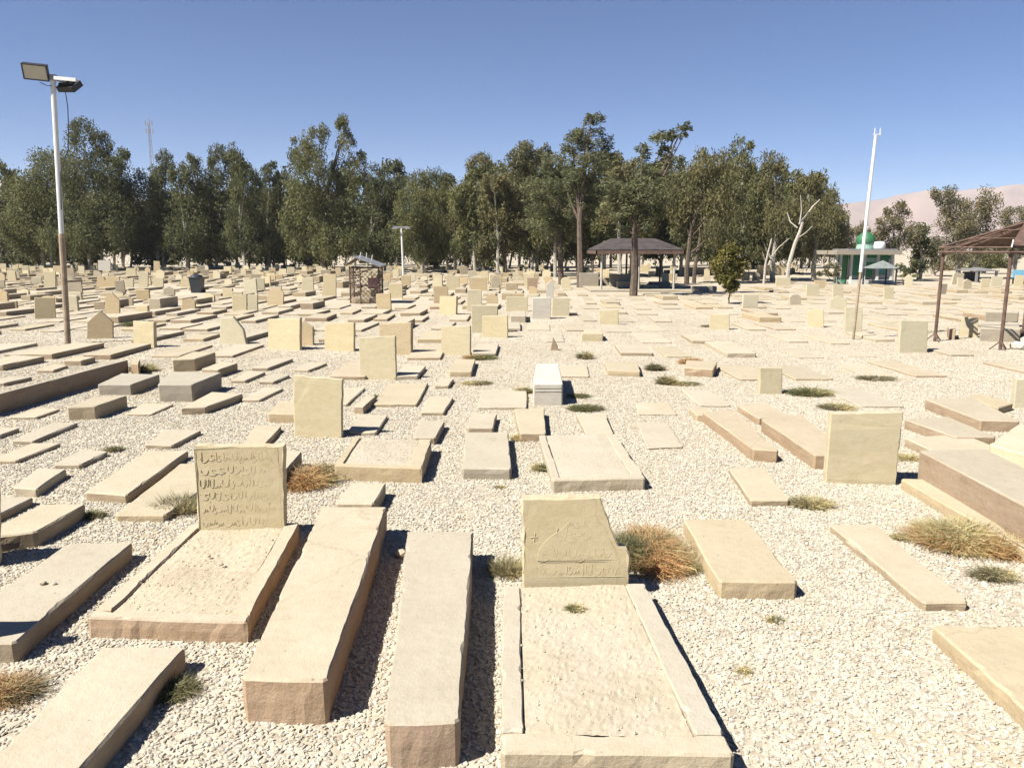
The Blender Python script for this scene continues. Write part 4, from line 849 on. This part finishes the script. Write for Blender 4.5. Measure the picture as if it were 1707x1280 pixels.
def small_structs():
    # far right kiosk, blue board, left shelter, antenna, low wall
    def kiosk(px0, px1, base, eave, top, label, rm, wm):
        Y = G((px0 + px1) / 2, base).y; x0, x1 = V(px0, eave, Y).x, V(px1, eave, Y).x; ez, rz = V(px0, eave, Y).z, V(px0, top, Y).z; c = Vector(((x0 + x1) / 2, Y + 1, 0)); hx = (x1 - x0) / 2; hy = 1.2
        e = empty('roadside_kiosk', c); tag(e, label, 'kiosk'); m = MB(); E_ = [Vector((sx * hx, sy * hy, ez)) for sx, sy in ((-1, -1), (1, -1), (1, 1), (-1, 1))]
        for i in range(4): m.slabpoly([E_[i], E_[(i + 1) % 4], Vector((0, 0, rz))], .05)
        m.build('roof', M[rm], e)
        for sx in (-.85, .85):
            for sy in (-.85, .85): m = MB(); m.box((sx * hx, sy * hy, ez / 2), (.12, .12, ez)); m.build('post', M['zinc'], e)
        m = MB(); m.box((0, hy * .5, ez * .45), (hx * 1.5, .1, ez * .8)); m.build('back_panel', M[wm], e)
    kiosk(1626, 1664, 471, 451, 446, 'small kiosk with a pale roof behind the hexagonal shelter', 'zinc', 'dark_metal')
    kiosk(-34, 22, 443, 409, 398, 'dark shelter with a grey roof at the far left edge', 'zinc', 'dark_metal')
    b = G(1698, 474); e = empty('sign_board', b); tag(e, 'pale blue board at the far right edge', 'board'); m = MB(); s = b.y / F; m.box((0, 0, 17 * s), (24 * s, .06, 13 * s)); m.build('panel', M['blue_board'], e)
    m = MB(); m.box((-9 * s, .05, 10 * s), (.07, .06, 20 * s)); m.box((9 * s, .05, 10 * s), (.07, .06, 20 * s)); m.build('posts', M['dark_metal'], e)
    Y = 300; c = V(265, 420, Y); e = empty('lattice_mast', (c.x, Y, 0)); tag(e, 'distant lattice telecom mast rising above the left trees', 'mast'); H = V(265, 196, Y).z; m = MB()
    for i in range(3):
        t = i * 2.094; m.tube([(1.6 * math.cos(t), 1.6 * math.sin(t), 0), (.35 * math.cos(t), .35 * math.sin(t), H * .96)], .09, 5)
    n = 26
    for j in range(n):
        k0, k1 = j / n * .96, (j + 1) / n * .96
        for i in range(3):
            t, t2 = i * 2.094, (i + 1) * 2.094; r0, r1 = 1.6 - 1.25 * k0 / .96, 1.6 - 1.25 * k1 / .96
            m.tube([(r0 * math.cos(t), r0 * math.sin(t), H * k0), (r1 * math.cos(t2), r1 * math.sin(t2), H * k1)], .05, 4)
    m.tube([(0, 0, H * .95), (0, 0, H)], .1, 4); m.build('lattice', M['zinc'], e)
    m = MB()
    for i in range(6):
        t = i * 1.05; m.box((1.3 * math.cos(t), 1.3 * math.sin(t), H * .90 + (i % 2) * 3), (.35, .35, 1.8))
    m.build('antennas', M['zinc'], e)
    for a, b2, y0, y1, lb in ((1262, 1306, 461, 442, 'low tan wall behind the dead white tree'), (1135, 1175, 462, 446, 'tan wall seen between the trunks right of the pavilion')):
        Y = 62; p, q = V(a, y0, Y), V(b2, y0, Y); z = V(a, y1, Y).z; m = MB(); m.box(((p.x + q.x) / 2, Y, z / 2), (q.x - p.x, .3, z)); o = m.build('low_wall', M['wall_tan'], None, ((p.x + q.x) / 2, Y, 0)); tag(o, lb, 'wall')
small_structs()

# ------------------------------------------------------------------ trees
def crown_mesh(name, blobs, n, mat, parent, seed, leaf=(.34, .13), droop=.6, loose=1.0, mats=None):
    """leaf-sized faces spread through overlapping clumps; blobs are (centre, rx, ry, rz) about the parent"""
    g = np.random.default_rng(seed); vol = np.array([b[1] * b[3] for b in blobs]); cnt = np.maximum(40, (n * vol / vol.sum()).astype(int)); V_ = []; k = 0
    for (c, rx, ry, rz), m_ in zip(blobs, cnt):
        # sub-clumps on the shell of each clump give the ragged edge
        ns = max(12, int(m_ / 90)); d = g.normal(size=(ns, 3)); d /= np.linalg.norm(d, axis=1)[:, None]; rr = g.uniform(.45, 1.0, ns)[:, None] ** .6
        sc = d * rr * np.array([rx, ry, rz]) * .88; sr = g.uniform(.26, .5, ns) * min(rx, rz) * loose
        idx = g.integers(0, ns, m_); off = g.normal(size=(m_, 3)); off *= (g.random(m_) ** .45 / np.linalg.norm(off, axis=1))[:, None] * sr[idx][:, None]; off[:, 2] *= .75 + droop * .5
        hang = g.random(m_) < .35 * droop; off[:, 2] -= hang * np.abs(g.normal(size=m_)) * sr[idx] * droop * 1.1
        p = np.array(c) + sc[idx] + off; V_.append(p)
    p = np.concatenate(V_); N_ = len(p); p[:, 2] = np.maximum(p[:, 2], .5)
    ax = g.normal(size=(N_, 3)); ax[:, 2] = ax[:, 2] * .6 - droop * 1.6; ax /= np.linalg.norm(ax, axis=1)[:, None]
    sd_ = np.cross(ax, g.normal(size=(N_, 3))); sd_ /= np.linalg.norm(sd_, axis=1)[:, None]; L_ = leaf[0] * g.uniform(.6, 1.5, N_)[:, None]; W_ = leaf[1] * g.uniform(.6, 1.4, N_)[:, None]
    vs = np.stack([p - ax * L_ / 2, p + sd_ * W_ / 2 - ax * L_ * .1, p + ax * L_ / 2, p - sd_ * W_ / 2 - ax * L_ * .1], 1).reshape(-1, 3)
    me = bpy.data.meshes.new(name); me.vertices.add(4 * N_); me.vertices.foreach_set('co', vs.astype(np.float32).ravel()); me.loops.add(4 * N_); me.loops.foreach_set('vertex_index', np.arange(4 * N_, dtype=np.int32))
    me.polygons.add(N_); me.polygons.foreach_set('loop_start', np.arange(0, 4 * N_, 4, dtype=np.int32)); me.polygons.foreach_set('loop_total', np.full(N_, 4, dtype=np.int32)); me.materials.append(M[mat])
    if mats:
        for x in mats: me.materials.append(M[x])
        me.polygons.foreach_set('material_index', (g.random(N_) < .16).astype(np.int32))
    me.update(calc_edges=True); o = bpy.data.objects.new(name, me); COL.objects.link(o); o.parent = parent
    return o
TS = [0]
def tree(base, blobs_px, label, mat='leaf_dark', bark='bark_white', n=None, leaf=(.27, .085), droop=.78, trunk_r=.16, trunks=None, Y=None, dep=.8, loose=1.0, mats=None, name='tree', group='trees behind the graveyard', lean=None):
    if droop > .8: leaf = (.22, .06)
    TS[0] += 1; r = random.Random(TS[0] * 13); b = G(*base) if Y is None else Vector((V(base[0], 430, Y).x, Y, 0)); Y = b.y; s = Y / F
    e = empty(name, b); tag(e, label, 'tree', group); bl = []
    for (px, py, rx, ry) in blobs_px:
        c = V(px, py, Y) - b; rxm, rzm = rx * s, ry * s; c.y += r.uniform(-1, 1) * dep * rxm; bl.append(((c.x, c.y, c.z), rxm, rxm * .9, rzm))
    if Y > 62 and name == 'tree' and droop >= .6 and Y < 80:
        for dx in (-.8, .9, 0): bl.append(((dx * r.uniform(1, 1.6), r.uniform(-1.2, 1.2), r.uniform(2.4, 3.2)), 1.7, 1.5, 1.3))
    area = sum(b_[1] * b_[3] * 3.14 for b_ in bl); n = n or int(min(38000, area / (leaf[0] * leaf[1] * .5) * 3.3))
    o = crown_mesh('crown', bl, n, mat, e, TS[0], leaf, droop, loose, mats)
    top = max(bl, key=lambda q: q[0][2]); low = min(q[0][2] - q[3] for q in bl)
    m = MB(); hgt = top[0][2]
    for k, (dx, rr) in enumerate(trunks or ((0, 1),)):
        f = Vector((dx, 0, -.1)); mid = Vector((dx * 1.6 + (lean or 0) * .5 + r.gauss(0, .12), r.gauss(0, .12), hgt * .4)); tp = Vector((top[0][0] * .8, top[0][1] * .8, hgt * .93))
        q1 = f.lerp(mid, .35) + Vector((r.gauss(0, .05), 0, 0)); m.tube([f, q1, mid, mid.lerp(tp, .5), tp], [trunk_r * rr * 1.15, trunk_r * rr, trunk_r * rr * .8, trunk_r * rr * .5, .03], 7)
        if k == 0:
            for bb in bl:
                c = Vector(bb[0]); st = f.lerp(mid, min(1, max(.3, (c.z - bb[3]) / max(.1, hgt * .4) * .8))); m.tube([st, st.lerp(c, .5) + Vector((0, 0, -.1)), c], [trunk_r * rr * .45, trunk_r * .3, .025], 5)
    m.build('trunk', M[bark], e); return e
GR = 'eucalyptus-like trees'
T = tree
T((10, 437), [(-12, 340, 38, 45), (20, 335, 28, 40), (0, 385, 40, 38)], 'dark tree cut off by the left edge', 'leaf_dark', Y=92)
T((72, 446), [(75, 285, 32, 40), (66, 330, 40, 45), (80, 370, 40, 40), (55, 395, 38, 35), (40, 375, 30, 30)], 'olive tree directly behind the floodlight pole', 'leaf_green', Y=76, trunks=((0, 1), (.7, .8)))
T((150, 445), [(147, 225, 26, 30), (172, 245, 22, 30), (130, 285, 38, 40), (190, 290, 32, 36), (160, 335, 55, 45), (118, 360, 45, 42), (192, 365, 45, 45), (207, 270, 20, 22), (140, 400, 55, 30)], 'tallest crown of the left grove, right of the floodlight pole', 'leaf_dark', Y=74, trunks=((0, 1.2), (1.0, .8)), mats=('leaf_green',))
T((262, 446), [(262, 278, 22, 30), (252, 325, 33, 42), (268, 370, 36, 42), (240, 395, 30, 35)], 'narrow tree below the distant lattice mast', 'leaf_dark', Y=77, trunks=((0, 1), (.5, .7)))
T((312, 445), [(297, 287, 16, 22), (322, 288, 20, 28), (310, 335, 33, 40), (315, 380, 38, 42)], 'double topped tree right of the one below the mast', 'leaf_dark', Y=75, mats=('leaf_green',))
T((360, 446), [(362, 272, 20, 32), (360, 318, 28, 38), (352, 372, 36, 42)], 'slender pointed tree above the bin', 'leaf_dark', Y=77, mats=('leaf_green',))
T((408, 446), [(405, 268, 20, 30), (414, 312, 28, 36), (404, 365, 36, 45)], 'slender tree beside the pointed one, dark drooping skirt', 'leaf_dark', Y=74)
T((448, 446), [(447, 288, 16, 24), (440, 335, 26, 34), (442, 385, 34, 38)], 'small narrow tree left of the tallest central crown', 'leaf_dark', Y=78)
T((541, 454), [(576, 222, 22, 28), (530, 238, 26, 30), (500, 255, 22, 34), (520, 298, 42, 42), (578, 285, 34, 38), (602, 268, 14, 14), (545, 345, 55, 42), (500, 362, 36, 44), (592, 350, 34, 45), (515, 405, 42, 32), (560, 400, 40, 30)], 'biggest tree left of centre, twin rounded tops', 'leaf_green', 'bark_brown', Y=68, trunk_r=.28, n=32000, mats=('leaf_dark',))
T((622, 448), [(622, 298, 22, 26), (640, 320, 26, 30), (628, 355, 30, 36), (625, 400, 34, 34)], 'dark tree behind the rusty cage', 'leaf_dark', Y=76)
T((703, 452), [(698, 303, 26, 24), (726, 308, 22, 26), (690, 340, 30, 34), (730, 350, 22, 40), (702, 392, 16, 50), (728, 395, 18, 36)], 'weeping bright green tree right of the T shaped lamp post', 'leaf_green', Y=67, droop=1.0)
T((660, 448), [(662, 312, 20, 26), (655, 350, 24, 32), (668, 385, 26, 36)], 'dark narrow tree just left of the weeping one', 'leaf_dark', Y=76)
T((758, 450), [(758, 340, 20, 26), (752, 378, 24, 34), (765, 405, 24, 30)], 'low brownish tree between the weeping tree and the centre', 'leaf_brown', Y=74)
T((800, 452), [(800, 284, 26, 26), (788, 318, 26, 30), (815, 342, 36, 36), (800, 385, 40, 36)], 'browning tree left of centre behind the cream headstones', 'leaf_brown', Y=70, mats=('leaf_dark',))
T((843, 462), [(858, 300, 36, 36), (872, 268, 26, 26), (905, 260, 15, 22), (830, 340, 36, 36), (850, 385, 40, 28)], 'brown edged tree with a bare lower trunk, centre', 'leaf_brown', 'bark_brown', Y=58, trunk_r=.15, mats=('leaf_dark', ))
T((895, 455), [(890, 290, 34, 30), (900, 340, 40, 40), (888, 390, 40, 34)], 'dark tree filling behind the two pines', 'leaf_dark', Y=72)
PIN = dict(leaf=(.17, .06), droop=.1, bark='bark_brown', name='pine_tree', group='pines near the pavilion', dep=.6, loose=1.5)
T((936, 472), [(925, 278, 34, 22), (905, 315, 40, 22), (945, 312, 28, 18), (925, 348, 50, 22), (900, 375, 34, 18), (940, 385, 34, 22)], 'left one of the two front pines, bare pinkish lower trunk', 'leaf_pine', Y=45, trunk_r=.16, **PIN)
T((968, 478), [(985, 201, 23, 11), (978, 226, 34, 18), (955, 242, 26, 16), (1000, 250, 28, 24), (982, 280, 36, 26), (965, 300, 30, 18), (1000, 318, 32, 20), (975, 345, 34, 18), (940, 300, 28, 16)], 'tallest pine with a flat tufted top, right one of the front two', 'leaf_pine', Y=42, trunk_r=.19, **PIN)
T((1057, 492), [(1128, 220, 24, 11), (1146, 211, 10, 7), (1106, 238, 22, 18), (1074, 248, 12, 9), (1096, 268, 28, 18), (1084, 292, 34, 20), (1060, 325, 48, 26), (1030, 318, 28, 22), (1055, 362, 42, 22), (1088, 345, 34, 22), (1020, 350, 26, 16)], 'pine leaning over the pavilion with a windswept top', 'leaf_pine', Y=34.5, trunk_r=.17, lean=.3, **PIN)
T((1035, 470), [(1035, 278, 28, 24), (1045, 315, 34, 34), (1025, 355, 34, 30)], 'olive brown tree between the tall pine and the leaning pine', 'leaf_brown', Y=56)
T((1146, 468), [(1180, 272, 36, 26), (1158, 305, 40, 34), (1195, 338, 40, 40), (1150, 370, 32, 32), (1130, 340, 26, 28), (1185, 385, 34, 26)], 'pepper tree with two pale stems right of the pavilion', 'leaf_brown', 'bark_brown', Y=47, droop=1.0, trunks=((0, 1), (.45, .8)), trunk_r=.15, mats=('leaf_green',))
T((1232, 466), [(1238, 252, 20, 22), (1228, 292, 36, 34), (1242, 335, 36, 38), (1220, 380, 34, 38), (1255, 395, 28, 30)], 'grey green tree behind the young yellow green tree', 'leaf_green', Y=52, droop=.9, mats=('leaf_brown',))
T((1290, 466), [(1288, 273, 24, 22), (1285, 315, 34, 32), (1300, 360, 34, 38), (1275, 395, 30, 34)], 'olive tree behind the dead white tree', 'leaf_brown', Y=50, droop=.9, mats=('leaf_green',))
T((1360, 468), [(1345, 312, 24, 22), (1378, 326, 22, 24), (1362, 360, 34, 34), (1385, 385, 22, 34), (1350, 400, 28, 30)], 'rightmost drooping tree of the big grove', 'leaf_brown', Y=50, droop=1.0, mats=('leaf_green',))
RG = dict(group='thin grey trees on the right', droop=.5, leaf=(.2, .06), loose=1.25)
T((1488, 472), [(1492, 356, 24, 18), (1472, 380, 22, 20), (1500, 392, 24, 24), (1480, 410, 24, 20)], 'sparse grey tree right of the shrine dome', 'leaf_grey', 'bark_white', Y=50, trunk_r=.14, **RG)
T((1535, 472), [(1524, 395, 20, 22), (1532, 428, 24, 26), (1515, 440, 18, 20)], 'short dark tree between the shrine and right grey trees', 'leaf_dark', Y=53, droop=.3, leaf=(.24, .09), group='thin grey trees on the right')
T((1600, 476), [(1578, 322, 18, 18), (1596, 345, 26, 22), (1640, 338, 22, 22), (1588, 378, 32, 24), (1642, 372, 28, 28), (1605, 412, 36, 26), (1650, 405, 24, 24)], 'tall ragged grey tree left of the hexagonal shelter roof', 'leaf_grey', Y=54, trunks=((0, 1), (.8, .7)), **RG)
T((1692, 474), [(1697, 365, 20, 22), (1685, 395, 24, 24), (1710, 400, 26, 30)], 'grey tree at the right edge behind the shelter roof', 'leaf_grey', Y=58, **RG)
T((1425, 470), [(1412, 396, 22, 20), (1440, 385, 18, 16), (1395, 410, 20, 22)], 'grey foliage behind the green dome', 'leaf_grey', Y=66, **RG)
T((1560, 474), [(1555, 420, 24, 26), (1570, 440, 22, 20)], 'low grey tree between the dark short tree and tall ragged one', 'leaf_grey', Y=60, **RG)
T((1640, 474), [(1640, 432, 30, 20), (1675, 428, 30, 20), (1615, 440, 20, 16)], 'low yellowish trees seen through the hexagonal shelter', 'leaf_green', Y=66, **RG)
T((1512, 474), [(1512, 462, 16, 9), (1500, 464, 10, 7)], 'low round green bush right of the shrine', 'leaf_green', Y=45.5, leaf=(.14, .06), droop=.0, trunk_r=.05, name='bush', group='bushes')
T((1395, 468), [(1388, 452, 16, 14), (1372, 455, 14, 12)], 'scrubby bush left of the shrine portico', 'leaf_grey', Y=46, leaf=(.16, .06), droop=.1, trunk_r=.05, name='bush', group='bushes')
T((1216, 507), [(1214, 424, 17, 14), (1200, 442, 14, 14), (1228, 446, 16, 16), (1212, 462, 22, 14), (1222, 478, 12, 10)], 'young yellow green tree alone in front of the grove', 'leaf_yellow', 'bark_brown', leaf=(.13, .07), droop=.2, trunk_r=.03, n=4600, loose=1.9, group='young trees')
# rear rows that close the grove
r_ = random.Random(21)
for i in range(44):
    px = -60 + i * 34 + r_.uniform(-12, 12); Y = r_.uniform(84, 104)
    if px > 1390: break
    if i % 2: Y = r_.uniform(79, 86)
    t = (318 if px < 800 else 300) + 22 * math.sin(i * 2.3)
    T((px, 440), [(px, t + r_.uniform(-8, 22), 26, 28), (px - 14, t + 50, 30, 34), (px + 16, t + 62, 30, 34), (px, t + 88, 34, 26), (px + 20, t + 100, 30, 14)], 'dark tree in the rear rows of the grove', 'leaf_dark', Y=Y, leaf=(.42, .17), n=6500, trunk_r=.14, trunks=((0, 1), (r_.uniform(.6, 1.4), .8)), group='dark trees in the rear rows of the grove')
for i in range(14):                          # olive crowns standing close behind the pines and pepper trees
    px = 795 + i * 43 + r_.uniform(-9, 9); Y = r_.uniform(57, 66); t = 300 + 14 * math.sin(i * 1.9) + (16 if px > 1250 else 0)
    T((px, 440), [(px + r_.uniform(-8, 8), t, 24, 22), (px - 16, t + 34, 30, 30), (px + 16, t + 40, 30, 30), (px, t + 78, 36, 32), (px - 18, t + 104, 26, 18)], 'olive tree standing behind the pines and pepper trees', ('leaf_green', 'leaf_brown', 'leaf_dark')[i % 3], Y=Y, leaf=(.28, .10), droop=.7, n=11000, trunk_r=.13, group='olive trees behind the pines')
def dead_tree(base, limbs, label):
    b = G(*base); Y = b.y; e = empty('dead_tree', b); tag(e, label, 'dead tree', 'bleached dead trees'); s = Y / F
    for k, (pts, r0, r1) in enumerate(limbs):
        q = [V(x, y, Y) - b + Vector((0, (i * .15 if k % 2 else -i * .12), 0)) for i, (x, y) in enumerate(pts)]; n = len(q); m = MB(); m.tube(q, [(r0 + (r1 - r0) * i / (n - 1)) * s * .62 for i in range(n)], 7); m.build('trunk' if k == 0 else 'branch', M['bark_dead'], e)
dead_tree((1311, 474), [([(1311, 476), (1314, 440), (1322, 408), (1330, 385), (1333, 371)], 6, 3.2), ([(1332, 374), (1345, 360), (1358, 344), (1372, 332)], 2.6, 1.2), ([(1333, 374), (1335, 350), (1332, 326)], 2, .9), ([(1329, 380), (1319, 370), (1315, 354)], 2, 1), ([(1329, 398), (1342, 388), (1352, 377)], 1.4, .7)], 'bleached dead tree with a forked top, right part of the grove')
dead_tree((1273, 474), [([(1273, 475), (1275, 440), (1279, 418), (1283, 398)], 3.6, 1.6), ([(1286, 428), (1300, 412), (1318, 398)], 1.5, .9), ([(1276, 436), (1270, 420)], 1.2, .7)], 'smaller thin dead stem left of the forked dead tree')

# ------------------------------------------------------------------ the rest of the graveyard, row upon row
LM = [('the floodlight pole', G(113, 573)), ('the black bin', G(329, 488)), ('the rusty cage', G(606, 507)), ('the white leaning pole', G(1422, 566)), ('the hexagonal shelter', Vector((11.3, 17, 0))), ('the pavilion', G(1065, 486)),
      ('the gabled orange headstone', G(167, 565)), ('the square headstone row', G(630, 585)), ('the white marble headstone', G(903, 532)), ('the white box tomb', G(914, 672)), ('the green shrine', G(1450, 473)), ('the young yellow green tree', G(1216, 507)), ('the T shaped lamp post', G(673, 470))]
def fill():
    r = random.Random(11); S = []; H = []
    y = 8.2; row = 0
    while y < 84:
        x = -.72 * y - 2; dy = 2.35 + .15 * r.random()
        while x < .72 * y + 2:
            gx = x + r.gauss(0, .10); gy = y + r.gauss(0, .16); left = gx < .02 * gy; w_ = r.uniform(.19, .34); l_ = r.uniform(.65, .98)
            x += r.uniform(.75, 1.25) if y > 12 else r.uniform(.85, 1.5)
            if gy > 44 and gx > .05 * gy and r.random() < .55: continue
            if gy > 48 and gx > .38 * gy: continue
            if r.random() < .09: continue
            k = r.random(); h = (.03 + .07 * r.random()) if k < .68 else (.10 + .12 * r.random() if k < .95 else .24 + .14 * r.random())
            if not left: h *= .45
            if gy < 20: h = min(h, .05 + .09 * r.random())
            if gy < 13: h = min(h, .025 + .04 * r.random()); l_ *= .85
            if not any(abs(gx - f[0]) < f[2] + w_ * .8 and abs(gy - f[1]) < f[3] + l_ * .8 for f in FOOT): S.append((gx, gy, w_, l_, h, r.random()))
            hy = gy + l_ + .12
            if gy > 15 and r.random() < ((.27 if gy > 24 else .08) if left else (.30 if gy > 38 else .07)) and not any(abs(gx - f[0]) < f[2] + .4 and abs(hy - f[1]) < f[3] + .25 for f in FOOT):
                # keep the hand-placed stones in view
                if not any(f[3] < .3 and f[1] > hy and f[1] - hy < 3.5 and abs(f[0] / f[1] - gx / hy) < .03 for f in FOOT): H.append((gx + r.gauss(0, .05), hy, r.uniform(.2, .33), r.uniform(.3, .72), r.random(), r.random()))
        y += dy; row += 1
    def near(p):
        d = sorted((( (p[0] - q.x) ** 2 + (p[1] - q.y) ** 2) ** .5, n, q) for n, q in LM); return d[0]
    seen = {}
    def label(kind, look, p, far):
        d, n, q = near(p); side = 'left of' if p[0] < q.x - .8 else ('right of' if p[0] > q.x + .8 else ('beyond' if p[1] > q.y else 'in front of'))
        key = (kind, look, n, side); seen[key] = seen.get(key, 0) + 1; c = seen[key]; o_ = ['', 'second ', 'third ', 'fourth ', 'fifth ', 'sixth '][c - 1] if c <= 6 else None
        if o_ is None: return f'{look} {kind} in farther rows {side} {n}', f'{look} {kind}s in the rows {side} {n}'
        return f'{o_ + "closest " if o_ else "closest "}{look} {kind} in rows {side} {n}', f'{kind}s in the rows {side} {n}'
    order = lambda p: near(p)[0]
    S.sort(key=lambda p: p[1]); H.sort(key=lambda p: p[1]); nS, nH = 232, 235
    def sv(s):
        gx, gy, w_, l_, h, q = s; SEED[0] += 1; t = (q - .5) * .10 + (-.02); c, sn = math.cos(t), math.sin(t)
        pts = [Vector((gx + x * w_ * c - yy * l_ * sn, gy + x * w_ * sn + yy * l_ * c, 0)) for x, yy in ((-1, -1), (1, -1), (1, 1), (-1, 1))]; return pts, h
    for s in sorted(S[:nS], key=order):
        pts, h = sv(s); q = s[5]; look = 'low flat' if h < .12 else ('raised' if h < .3 else 'high block-like')
        mt = 'slab' if q < .45 else ('slab_pale' if q < .7 else ('slab_ochre' if q < .85 else 'rust_stone')); o = block_obj('grave_slab', pts, h, M[mt]); a, g = label('grave slab', look, s, 0); tag(o, a, 'grave slab', g)
    def hv(h, fine=True):
        gx, gy, w_, ht, a, b = h; r2 = random.Random(int(a * 1e6)); k = b
        if k < .62: uv = [(-w_, -.05), (w_, -.05), (w_, ht), (-w_, ht)]
        elif k < .8: uv = [(-w_, -.05), (w_, -.05), (w_, ht * .75), (0, ht), (-w_, ht * .75)]
        elif k < .9: uv = [(-w_, -.05), (w_, -.05), (w_, ht * .7), (w_ * .2, ht), (-w_, ht)]
        else: uv = [(-w_, -.05), (w_, -.05), (w_, ht * .75), (w_ * .6, ht * .94), (0, ht), (-w_ * .6, ht * .94), (-w_, ht * .75)]
        return headmesh(uv, .10, r2, 1 if fine else 0, gy if fine else 400)
    HM = ['head', 'head_pale', 'head_red', 'head_pale', 'slab_pale']
    for h in sorted(H[:nH], key=order):
        vs, fs = hv(h); o = fixn(mesh_obj('headstone', vs, fs, M[HM[int(h[4] * 5)]], None, (h[0], h[1], 0))); o.rotation_euler = (R(-(h[5] - .4) * 16), R((h[4] * 7 % 1 - .5) * 7), R((h[4] - .5) * 26 - 2))
        look = ('square' if h[5] < .62 else 'gabled' if h[5] < .8 else 'broken' if h[5] < .9 else 'round topped'); look = ('small ' if h[3] < .55 else 'tall ') + look; a, g = label('headstone', look, h, 0); tag(o, a, 'headstone', g)
    vs, fs = [], []
    for s in S[nS:]:
        pts, h = sv(s); v, f, c = block(pts, h, 1, SEED[0], -.05, 3.0); n = len(vs); vs += v; fs += [[n + i for i in q] for q in f]
    if vs: tag(fixn(mesh_obj('distant_grave_slabs', vs, fs, M['slab_ochre'])), 'hundreds of grave slabs in the farthest rows before the trees', 'grave slabs', kind='stuff')
    vs, fs = [], []
    for h in H[nH:]:
        v, f = hv(h, False); n = len(vs); vs += [q + Vector((h[0], h[1], 0)) for q in v]; fs += [[n + i for i in q] for q in f]
    if vs: tag(fixn(mesh_obj('distant_headstones', vs, fs, M['head'])), 'many small headstones in the farthest rows under the trees', 'headstones', kind='stuff')
    print('fill', len(S), len(H))
fill()
